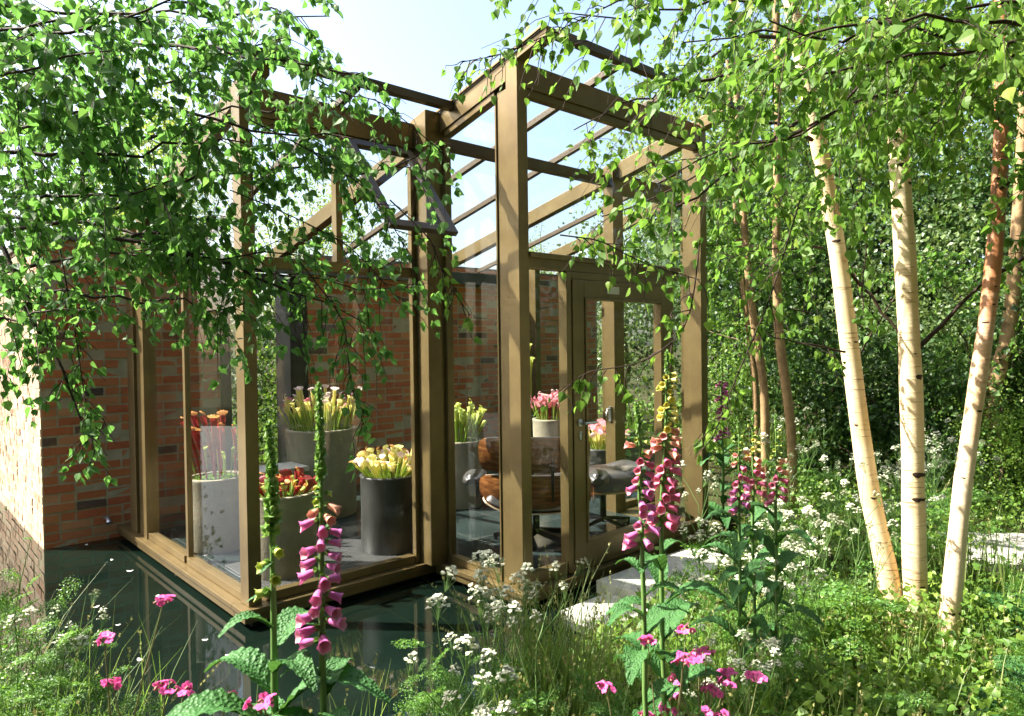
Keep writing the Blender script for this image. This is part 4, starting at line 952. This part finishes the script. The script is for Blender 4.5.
# ------------------------------------------------------------------ meadow
def land(n, x0, x1, y0, y1, edge=0):
    x = rng.uniform(x0, x1, n); y = rng.uniform(y0, y1, n); k = ~inpoly(x, y, pond)
    p2 = W(.5, -.75)[:2]
    for (a0, a1, b0, b1) in ((.55, 1.8, -.75, -.05), (.1, .6, -.65, -.2)):
        a = (x - FX) * V2[0] + (y - FY) * V2[1]; b = (x - FX) * U2[0] + (y - FY) * U2[1]; k &= ~((a > a0) & (a < a1) & (b > b0) & (b < b1))
    a = (x - FX) * V2[0] + (y - FY) * V2[1]; b = (x - FX) * U2[0] + (y - FY) * U2[1]; k &= ~((a > -2.1) & (a < 3.7) & (b > -.05) & (b < 4.4))
    k &= ~((x > 3.1) & (y > 4.35) & (y < 5.4))
    return x[k], y[k]
def covers(n, x0, x1, y0, y1, hmin, hmax, ls, tpl, g, mi=0, up=.8):
    x, y = land(n, x0, x1, y0, y1); m = len(x); patch = .5 + .5 * np.sin(x * 2.3 + 1.3 * np.sin(y * 1.7)) * np.cos(y * 2.1 + x)
    z = gh(x, y) + hmin + (hmax - hmin) * rng.random(m) ** 1.2 * (.35 + .65 * patch)
    scatter(g, tpl, np.stack([x, y, z], -1), rnd(m, .8) + [0, 0, .15], rnd(m, .5) + [-.2, -.2, up], ls * rng.uniform(.5, 1.2, m), mi)
g = G()
covers(24000, .0, 6.5, 2.2, 7.5, .0, .26, .046, BIRCH, g); covers(16000, -.5, 3.4, 1.5, 4.0, .0, .32, .036, BIRCH, g); covers(9000, .8, 6.0, 2.6, 4.4, .0, .24, .032, BIRCH, g); covers(9000, .8, 6.0, 4.3, 7.0, .1, .50, .032, BIRCH, g)
covers(12000, 6.5, 13, 3.5, 9, .0, .4, .09, SIMPLE, g); covers(9000, -8, 13, 9, 16, 0, .5, .12, SIMPLE, g)
tag(g.obj('ground_cover', M['cover']), 'low leafy green ground cover across the meadow', 'ground cover', kind='stuff')
g = G(); covers(4500, -4.5, -1.2, 1.6, 2.9, .0, .35, .04, ROUND, g); covers(2500, -1.4, .2, 1.7, 2.6, 0, .25, .04, ROUND, g)
tag(g.obj('ground_cover', M['umbleaf']), 'low leafy green growth on the near bank at the left', 'ground cover', kind='stuff')
def blades(g, x, y, h, wid=.004, lean=.3, seed=.12):
    n = len(x); T = np.linspace(0, 1, 5); an = rng.random(n) * 6.28; hh = h * rng.uniform(.5, 1.1, n); L = hh * lean * rng.uniform(.2, 1.2, n) * 1.3
    d = np.stack([np.cos(an), np.sin(an), 0 * an], -1); sd = np.stack([-np.sin(an), np.cos(an), 0 * an], -1)
    z0 = gh(x, y) - .02
    c = np.stack([x, y, z0], -1)[:, None, :] + d[:, None, :] * (L[:, None] * T ** 2)[..., None] + np.array([0, 0, 1]) * (hh[:, None] * (T - .15 * T ** 3))[..., None]
    wv = (wid * (1 - .93 * T ** 1.5))[None, :, None]
    v = np.stack([c - sd[:, None, :] * wv, c + sd[:, None, :] * wv], 2)  # n,5,2,3
    base = (np.arange(n) * 10)[:, None, None]; i = np.arange(4); f = np.stack([2 * i, 2 * i + 1, 2 * i + 3, 2 * i + 2], -1)[None] + base
    g.add(v.reshape(-1, 3), f.reshape(-1, 4), 0, True)
    k = rng.random(n) < seed; cc = c[k]; m = len(cc)
    for r_ in range(8):
        t = rng.uniform(3.0, 3.95, m); ii = t.astype(int); pos = cc[np.arange(m), ii] + (cc[np.arange(m), np.minimum(ii + 1, 4)] - cc[np.arange(m), ii]) * (t - ii)[:, None]
        scatter(g, SIMPLE, pos, rnd(m, .4) + [0, 0, 1], rnd(m), np.full(m, .014), 1)
M['seed'] = petal('grass_seed_head', (.20, .20, .07), (.36, .34, .13), .3)
g = G()
x, y = land(2600, .3, 6.5, 2.4, 7.2); blades(g, x, y, .45, .0035)
x, y = land(900, -.6, 1.2, 2.0, 3.4); blades(g, x, y, .62, .003, .3, .3)
x, y = land(1500, 2.6, 7, 3.2, 4.6); blades(g, x, y, .6, .0045, .25, .15)
for cx, cy, rr_, nn, hh in ((2.05, 3.35, .35, 260, .34), (2.45, 3.2, .3, 200, .30), (.15, 2.75, .22, 420, .8), (3.5, 8.6, .5, 500, 1.2), (2.9, 7.6, .3, 400, 1.1)):
    x = cx + rng.standard_normal(nn) * rr_ * .5; y = cy + rng.standard_normal(nn) * rr_ * .5; blades(g, x, y, hh, .0035, .35, .25)
tag(g.obj('meadow_grass', [M['blade'], M['seed']]), 'long wild grass growing through the meadow', 'grass', kind='stuff')
g = G(); x, y = land(1500, -4, .2, 1.5, 2.7); blades(g, x, y, .5, .003, .35, .2); x, y = land(350, -2.0, -1.2, 1.7, 2.5); blades(g, x, y, .85, .003, .3, .2)
tag(g.obj('bank_grass', [M['blade'], M['seed']]), 'fine grass on the near bank of the pond', 'grass', kind='stuff')

# --- cow parsley
def umbel_mesh(rad, n=11, m=10):
    g = G(); fl = []; 
    for k in range(n):
        q = rad * math.sqrt((k + .3) / n); an = k * 2.4; e = np.array([q * math.cos(an), q * math.sin(an), .03 * (1 - (q / rad) ** 2)]); tube(g, [(0, 0, -.04), e * .6 + [0, 0, -.012], e], .0007, 3, 0, cap=False)
        a = rng.random(m) * 6.28; r_ = rng.random(m) ** .5 * rad * .26
        fl.append(np.stack([e[0] + r_ * np.cos(a), e[1] + r_ * np.sin(a), e[2] + .004 + .006 * rng.random(m)], -1))
    p = np.concatenate(fl); scatter(g, (np.array([(-.5, -.5, 0), (.5, -.5, 0), (.5, .5, 0), (-.5, .5, 0), (0, -.75, .1), (.75, 0, .1), (0, .75, .1), (-.75, 0, .1)]), [np.array([[0, 1, 2, 3], [4, 5, 6, 7]])]), p, rnd(len(p)) * [1, 1, .3], rnd(len(p), .35) + [0, 0, 1], rng.uniform(.0045, .0085, len(p)), 1)
    return g.mesh('umbel', [M['stemgreen'], M['white']])
UM = [umbel_mesh(.024, 9, 8), umbel_mesh(.030, 11, 8), umbel_mesh(.018, 7, 8)]
def fern_leaf_mesh(L, pairs, m, name='leaf', ls=.35, wild=.4):
    g = G(); T = np.linspace(0, 1, 8); mid = np.stack([0 * T, L * T, .2 * L * np.sin(T * 2.0) - .12 * L * T ** 2], -1); tube(g, mid, np.linspace(.0016, .0006, 8), 3, 1, cap=False)
    for k in range(pairs):
        t = .18 + .8 * k / pairs; p = np.array([np.interp(t, T, mid[:, i]) for i in range(3)]); l = L * ls * math.sin(PI * min(1, (t - .05) * 1.0)) ** .7
        for s in (-1, 1):
            d = np.array([s, .45, -.1]); d /= np.linalg.norm(d); nn = 5; u = (np.arange(nn) + .5) / nn; pos = p + d * l * u[:, None]
            for s2 in (-1, 1):
                dd = np.repeat((d * .6 + np.array([-d[1] * s2, d[0] * s2, 0]))[None], nn, 0) + rnd(nn, wild); scatter(g, SIMPLE, pos + rnd(nn, .012 * wild), dd, np.repeat([[0, 0, 1.]], nn, 0) + rnd(nn, .2 + wild), l * .28 * (1 - .5 * u) * rng.uniform(.7, 1.3, nn), 0)
    return g.mesh(name, [m, M['stemgreen']])
FL = [fern_leaf_mesh(.22, 7, M['umbleaf']), fern_leaf_mesh(.28, 9, M['umbleaf'])]
FR = fern_leaf_mesh(.42, 16, M['fgleaf'], 'frond', .26, .08)
def cow_proto(h, nb):
    t = thing('cow_parsley', 'x', 'cow parsley', (0, 0, -50)); g = G(); tips = []
    main = path((0, 0, 0), (R.gauss(0, .05), R.gauss(0, .05), h * .8), 8, 0, .03); tube(g, main, np.linspace(.0035, .002, 8), 5, 0, cap=False)
    for k in range(nb):
        i = R.randint(4, 7); an = k * 2.4; e = main[i] + np.array([math.cos(an) * R.uniform(.05, .16), math.sin(an) * R.uniform(.05, .16), (h - main[i][2]) * R.uniform(.6, 1.1)])
        b = path(main[i], e, 6, -.05, .03); tube(g, b, np.linspace(.002, .0012, 6), 4, 0, cap=False); tips.append(b[-1])
    g.obj('stem', M['stemgreen'], t)
    for p in tips + [main[-1] + [0, 0, .03]]: place('umbel', R.choice(UM), t, tuple(p + [0, 0, .035]), rot=(R.gauss(0, .2), R.gauss(0, .2), R.random() * 6), scale=R.uniform(.7, 1.25))
    for k in range(6):
        i = R.randint(1, 4); place('leaf', R.choice(FL), t, tuple(main[i]), rot=(R.uniform(-.1, .5), 0, k * 1.1 + R.random()), scale=R.uniform(.7, 1.15))
    index_kids(t); return t
CP = [cow_proto(.62, 6), cow_proto(.75, 7), cow_proto(.5, 5), cow_proto(.85, 6)]
first = [True] * 4
def put_cow(x, y, label, s=1.0, z=None):
    k = R.randint(0, 3)
    if first[k]: t = CP[k]; first[k] = False
    else: t = copy_tree(CP[k])
    t.location = (x, y, float(gh(x, y)) - .02 if z is None else z); t.rotation_euler = (0, 0, R.random() * 6); t.scale = (s,) * 3
    tag(t, label, 'cow parsley', 'cow parsley with white umbels')
def land_pt(x, y):
    if inpoly(np.array([x]), np.array([y]), pond)[0]: return ()
    a = (x - FX) * V2[0] + (y - FY) * V2[1]; b = (x - FX) * U2[0] + (y - FY) * U2[1]
    if .5 < a < 1.85 and -.8 < b: return ()
    if b > -.1 and a < 3.7: return ()
    return (1,)
def zone(n, x0, x1, y0, y1, label, s0=.8, s1=1.15):
    c = 0
    while c < n:
        x, y = R.uniform(x0, x1), R.uniform(y0, y1)
        if len(land_pt(x, y)): put_cow(x, y, label, R.uniform(s0, s1)); c += 1
zone(22, 1.0, 1.9, 3.3, 4.5, 'white cow parsley in the crowded meadow between the slabs and the birch stems')
zone(16, 1.7, 3.4, 4.4, 5.8, 'white cow parsley further back behind the birch stems')
zone(10, .55, 1.2, 2.3, 3.2, 'white cow parsley low beneath the tall pink foxgloves', .6, .85)
zone(12, 2.6, 5.0, 5.6, 7.0, 'distant white cow parsley at the back of the meadow')
zone(3, -1.85, -1.4, 1.85, 2.3, 'white cow parsley in the bottom left corner by the pond', .8, .95)
def herb(x, y, h, label):
    z = float(gh(x, y)) - .02; t = thing('green_herb', label, 'herb', (x, y, z), R.random() * 6, 'feathery green herbs on the bank'); g = G()
    for k in range(4):
        e = (R.gauss(0, .12) * h, R.gauss(0, .12) * h, h * R.uniform(.7, 1.05)); m_ = path((0, 0, 0), e, 8, 0, .04); tube(g, m_, np.linspace(.003, .0012, 8), 4, 0, cap=False)
        for j in range(9):
            i = min(7, 2 + int(j * .7)); place('leaf', R.choice(FL), t, tuple(m_[i]), rot=(R.uniform(-.2, .9), R.gauss(0, .2), R.random() * 6.28), scale=R.uniform(.35, .75) * (1.2 - .08 * i))
    g.obj('stem', M['stemgreen'], t)
for (px, D, h) in ((4, 2.15, .92), (22, 2.0, .80), (45, 2.25, .74), (10, 1.8, .78), (70, 2.1, .60), (92, 2.2, .52), (-12, 2.3, .95), (-5, 1.95, .9), (35, 2.4, .62), (120, 2.2, .42)):
    q = P(px, 500, D); herb(q[0], q[1], h, 'feathery green herb in the bottom left corner by the pond')
for (px, D, h) in ((440, 2.35, .66), (470, 2.5, .60), (505, 2.3, .48), (410, 2.3, .42), (545, 2.35, .5), (590, 2.1, .5), (620, 2.4, .45)):
    q = P(px, 500, D); herb(q[0], q[1], h, 'feathery green herb among the grasses below the front corner')
for k in range(26):
    while True:
        x, y = R.uniform(1.0, 3.6), R.uniform(2.5, 4.6)
        if land_pt(x, y): break
    herb(x, y, R.uniform(.2, .38), 'feathery green herb in the meadow around the birch stems')
zone(6, -.32, .12, 2.1, 2.6, 'white cow parsley rising before the dark water under the front corner', .95, 1.15)

# --- foxgloves
def bell_mesh(mo, mi_, L=.048, r=.0120):
    g = G(); n = 14; T = np.linspace(0, 1, 9); a = np.arange(n) * 2 * PI / n
    rad = r * np.interp(T, [0, .08, .22, .4, .6, .8, 1], [.25, .42, .55, .82, .98, 1.0, 1.02]); rad[-1] *= 1.34; rad[-2] *= 1.08
    v = np.stack([rad[:, None] * np.cos(a), T[:, None] * L + 0 * a, rad[:, None] * np.sin(a) * .95], -1)
    v[-1, :, 1] += .007 * np.maximum(0, -np.sin(a)) + .0016 * np.cos(5 * a); v[-2, :, 1] += .002 * np.maximum(0, -np.sin(a))
    v[-1] += np.stack([.002 * np.cos(a) * np.cos(5 * a), 0 * a, .002 * np.sin(a) * np.cos(5 * a)], -1)
    i = np.arange(8)[:, None] * n; j = np.arange(n)[None]; k = (j + 1) % n
    f = np.stack([i + j, i + n + j, i + n + k, i + k], -1).reshape(-1, 4); g.add(v.reshape(-1, 3), f, 0, True)
    v2 = v.copy(); v2[:, :, 0] *= .93; v2[:, :, 2] *= .93; v2[:-1, :, 1] += .002; g.add(v2.reshape(-1, 3), f[:, ::-1], 1, True)
    ring = np.concatenate([v[-1], v2[-1]]); g.add(ring, np.array([[q, q + n, (q + 1) % n + n, (q + 1) % n] for q in range(n)]), 0, True)
    k5 = 5; scatter(g, ROUND, np.zeros((k5, 3)) + [0, -.002, 0], np.stack([np.cos(np.arange(k5) * 1.2566), np.full(k5, 1.1), np.sin(np.arange(k5) * 1.2566)], -1), np.stack([np.cos(np.arange(k5) * 1.2566), np.full(k5, -1.), np.sin(np.arange(k5) * 1.2566)], -1), np.full(k5, .016), 2)
    return g.mesh('flower', [mo, mi_, M['fgbud']])
BELL = {k: bell_mesh(M[k], M['throat']) for k in ('mag', 'pink', 'peach')}
BELL['yellow'] = bell_mesh(M['yellow'], M['yellow'], .034, .011); BELL['lime'] = bell_mesh(M['lime'], M['lime'], .022, .008)
g = G(); lathe(g, [(.0, 0), (.0035, .003), (.0055, .009), (.0045, .017), (0, .023)], 8); scatter(g, ROUND, np.zeros((4, 3)), np.array([(1, 0, .9), (-.5, .8, 1), (-.5, -.8, 1), (.4, 0, 1.4)]), rnd(4), np.full(4, .017)); scatter(g, LANCE, np.zeros((1, 3)), np.array([(1, 0, -.3)]), np.array([(0, 0, 1.)]), np.full(1, .028)); BUD = g.mesh('bud', [M['fgbud']])
g = G(); scatter(g, LANCE, np.zeros((1, 3)), np.array([(0, 1, .15)]), np.array([(0, 0, 1.)]), np.full(1, .045)); BRACT = g.mesh('bract', [M['fgleaf']])
def fg_leaf_mesh(L, wd):
    g = G(); nu, nv = 13, 44; V_ = np.linspace(0, 1, nv); A = []
    for u in np.linspace(-1, 1, nu):
        row = []
        for v_ in V_:
            w_ = wd * (math.sin(PI * min(1, v_ * .93 + .02)) ** .75 * (1.25 - .55 * v_)); ru = .16 * math.sin(v_ * 60 - abs(u) * 7) * wd * .4 * abs(u) ** .6
            row.append((u * w_, L * v_ * (1 - .08 * v_), .34 * L * math.sin(v_ * 2.0) - .42 * L * v_ ** 2.2 + abs(u) * w_ * .28 + ru + (.02 * wd * math.sin(v_ * 30)) * abs(u) ** 3))
        A.append(row)
    grid(g, A); tube(g, [(0, L * v_ * (1 - .08 * v_), .34 * L * math.sin(v_ * 2) - .42 * L * v_ ** 2.2 - .0015) for v_ in V_], np.linspace(.0028, .0008, nv), 5, 0, cap=False)
    return g.mesh('leaf', [M['fgleaf']])
def add_veins(m):
    nt = m.node_tree; p = [n for n in nt.nodes if n.type == 'BSDF_PRINCIPLED'][0]; v = N(nt, 'ShaderNodeTexVoronoi', Scale=150); nt.links.new(N(nt, 'ShaderNodeTexCoord').outputs['Object'], v.inputs['Vector']); nt.links.new(bump(nt, v.outputs['Distance'], .9, .004), p.inputs['Normal'])
add_veins(M['fgleaf'])
FGL = [fg_leaf_mesh(.24, .045), fg_leaf_mesh(.19, .036), fg_leaf_mesh(.12, .022)]
def foxglove(x, y, h, label, z0=None, zones=(.45, .62, .72, .80), cols=('mag', 'mag', 'peach', 'lime'), face=-1.2, s=1.0, nl=9, lean=(0, 0), start=.52, dens=1.0):
    z = float(gh(x, y)) - .02 if z0 is None else z0
    t = thing('foxglove', label, 'foxglove', (x, y, z), 0, 'foxgloves')
    g = G(); st = path((0, 0, 0), (lean[0], lean[1], h), 18, 0, .008); tube(g, st, np.concatenate([np.linspace(.0095, .0072, 12), np.linspace(.0068, .0025, 6)]) * max(s, .9), 9, 0)
    g.obj('stem', M['stemgreen'], t)
    at = lambda q: np.array([np.interp(q * (len(st) - 1), range(len(st)), st[:, i]) for i in range(3)])
    q = start; k = 0
    while q < .995:
        p = at(q); f = (q - start) / (1 - start); an = face + ((k * 2.0) % 3.6 - 1.8) * (.95 + .25 * f) + R.gauss(0, .2)
        if f < zones[3]:
            c = cols[0] if f < zones[0] else cols[1] if f < zones[1] else cols[2] if f < zones[2] else cols[3]
            sc_ = s * (1.06 - .42 * f) * R.uniform(.88, 1.1)
            tilt = -R.uniform(.05, .5) if f < .6 else R.uniform(-.3, .15)
            o = place('flower' if f < .8 else 'bud', BELL[c], t, tuple(p + np.array([math.cos(an), math.sin(an), 0]) * .007), scale=sc_)
            o.rotation_euler = (Matrix.Rotation(an - PI / 2, 3, 'Z') @ Matrix.Rotation(tilt, 3, 'X')).to_euler(); q += .017 / h / dens * (1.15 - .5 * f); k += 1
            if k % 2: place('bract', BRACT, t, tuple(p), rot=(R.uniform(-.3, .4), 0, an - PI / 2 + R.uniform(-.5, .5)), scale=R.uniform(.8, 1.2) * s)
        else:
            o = place('bud', BUD, t, tuple(p), scale=max(s, .85) * (1.55 - .95 * f)); an = k * 2.4
            o.rotation_euler = (Matrix.Rotation(an, 3, 'Z') @ Matrix.Rotation(1.2 - .8 * f, 3, 'Y')).to_euler(); q += .0065 / h; k += 1
    for k in range(nl):
        qq = .04 + (start - .06) * (k / nl) ** .75; an = k * 2.4 + R.random(); me = FGL[0] if qq < start * .80 else (FGL[1] if qq < start * .92 else FGL[2])
        place('leaf', me, t, tuple(at(qq)), rot=(R.uniform(.1, .45), 0, an), scale=R.uniform(.85, 1.15) * s)
    for k in range(5):
        an = k * 1.256 + R.random(); place('leaf', FGL[0], t, tuple(at(.02)), rot=(R.uniform(-.05, .3), 0, an), scale=R.uniform(1.0, 1.3) * s)
    return t
def at_px(px, py, D): q = P(px, py, D); return q
q = at_px(322, 402, 1.25); foxglove(q[0], q[1], q[2] - .0, 'taller of the two near left foxgloves with magenta bells on its lower half', lean=(.0, 0), start=.70, zones=(.42, .48, .56, .62), s=.68, nl=20, dens=1.6)
q = at_px(282, 428, 1.28); foxglove(q[0], q[1], q[2], 'near left foxglove still in green and lime bud beside big leaves', cols=('lime', 'lime', 'lime', 'lime'), start=.79, zones=(.02, .1, .2, .34), s=.95, lean=(-.02, 0), dens=.7, nl=20)
q = at_px(664, 352, 1.95); foxglove(q[0] , q[1], q[2], 'tallest foxglove at the right with pink bells fading up to yellow', start=.69, zones=(.42, .55, .68, .86), cols=('pink', 'peach', 'yellow', 'yellow'), lean=(.01, 0), s=.84, dens=1.6, nl=16)
q = at_px(646, 402, 1.85); foxglove(q[0], q[1], q[2], 'slightly shorter pink foxglove leaning against the tallest one', start=.74, zones=(.45, .6, .7, .78), cols=('mag', 'pink', 'peach', 'lime'), lean=(-.01, 0), s=.76, dens=1.3, nl=14)
for (px, py, D, c, lab) in ((737, 415, 3.0, ('mag', 'pink', 'peach', 'lime'), 'left one of the three distant pink foxgloves'), (753, 400, 3.1, ('pink', 'peach', 'yellow', 'lime'), 'tallest of the three distant foxgloves with mixed pink and cream bells'),
    (772, 410, 3.0, ('pink', 'peach', 'lime', 'lime'), 'right one of the three distant foxgloves, mostly peach buds')):
    q = at_px(px, py, D); foxglove(q[0], q[1], q[2] - float(gh(q[0], q[1])), lab, start=.72, cols=c, zones=(.3, .5, .68, .84), s=.9, nl=12)
q = at_px(722, 345, 6.2); foxglove(q[0], q[1], 1.5, 'faraway magenta foxglove in the shade right of the corner post', cols=('mag', 'mag', 'mag', 'lime'), s=1.3)
# --- red campion
def campion_flower():
    g = G(); 
    for k in range(5):
        a = k * 2 * PI / 5
        for s in (-1, 1):
            d = np.array([[math.cos(a + s * .16), math.sin(a + s * .16), .12 + .05 * s]]); scatter(g, ROUND, np.array([[math.cos(a) * .002, math.sin(a) * .002, .009]]), d, np.array([[0, 0, 1.]]), [.0125], 0)
    lathe(g, [(0, -.006), (.0035, -.004), (.0042, .002), (.0028, .008)], 8, 1); return g.mesh('flower', [M['campion'], M['calyx']])
CF = campion_flower()
def campion(x, y, h, label, heads=4, z=None, cl=4, s=1.0):
    z0 = float(gh(x, y)) - .02 if z is None else z; t = thing('red_campion', label, 'campion', (x, y, z0), 0, 'pink campion plants'); g = G()
    main = path((0, 0, 0), (R.gauss(0, .03), R.gauss(0, .03), h * .72), 8, 0, .03); tube(g, main, np.linspace(.0028, .002, 8), 6, 0, cap=False); tips = []
    for k in range(heads):
        i = R.randint(5, 7); an = k * 2.3 + R.random(); e = main[i] + np.array([math.cos(an) * .07, math.sin(an) * .07, (h - main[i][2]) * R.uniform(.65, 1.08)]); b = path(main[i], e, 6, 0, .03); tube(g, b, np.linspace(.002, .0014, 6), 5, 0, cap=False); tips.append(b[-1])
    gl = G(); n = 12; ii = rng.integers(0, 7, n); an = rng.random(n) * 6.28; scatter(gl, ROUND, main[ii], np.stack([np.cos(an), np.sin(an), np.full(n, .3)], -1), rnd(n, .2) + [0, 0, 1], rng.uniform(.04, .07, n)); g.obj('stem', M['stemred'], t); gl.obj('leaves', M['umbleaf'], t)
    for p in tips:
        for k in range(cl + 3):
            an = k * 2.4; q = .008 * math.sqrt(k + .3); o = place('flower', CF, t, tuple(p + np.array([math.cos(an) * q, math.sin(an) * q, R.uniform(-.006, .008) - q * .3])), rot=(R.gauss(0, .6) - .3 - math.sin(an) * q * 25, R.gauss(0, .5) + math.cos(an) * q * 25, R.random() * 6), scale=s * R.uniform(.65, 1.0))
    return t
for (px, py, D, h_, lab, s) in ((118, 603, 1.45, 2, 'pink campion standing in front of the pond at lower left', .85), (146, 645, 1.5, 3, 'lower pink campion beside the other one over the pond', .85),
    (318, 655, 1.0, 2, 'closest pink campion tangled with the left foxgloves', .7), (186, 700, 1.3, 2, 'pink campion at the bottom edge left of the foxglove leaves', .8),
    (668, 630, 1.75, 3, 'pink campion below the tall right foxgloves', .9), (692, 655, 1.9, 4, 'bright pink campion in the middle of the lower meadow', .95), (712, 672, 2.0, 4, 'pink campion right of the foxglove stems at the bottom', .95),
    (742, 662, 2.2, 3, 'pink campion under the white cow parsley', .95), (640, 690, 1.8, 2, 'small pink campion at the bottom edge below the slabs', .9), (700, 690, 1.85, 3, 'lowest pink campion near the bottom edge', .9)):
    q = P(px, py, D); campion(q[0], q[1], max(.3, q[2] - float(gh(q[0], q[1]))), lab, h_, s=s)
# --- ferns
for (x, y, s, lab) in ((2.55, 3.0, 1.0, 'fern at the foot of the coppery birch stem'), (2.15, 2.75, .9, 'fern at the lower right edge of the meadow'), (2.75, 3.45, 1.0, 'fern to the right behind the birch feet'), (-1.75, 2.3, .8, 'fern at the bottom left by the pond')):
    t = thing('fern', lab, 'fern', (x, y, float(gh(x, y)) + .02), R.random() * 6, 'ferns')
    for k in range(11): place('frond', FR, t, (0, 0, 0), rot=(R.uniform(.15, .75), 0, k * .571 + R.random() * .2), scale=s * R.uniform(.75, 1.15))
# --- leafy hostas / bank herbs
for k, p in enumerate(CP):
    if first[k]: put_cow(3.2 + .2 * k, 4.0, 'white cow parsley further back behind the birch stems')
print('DONE objects', len(bpy.data.objects), 'script ok')
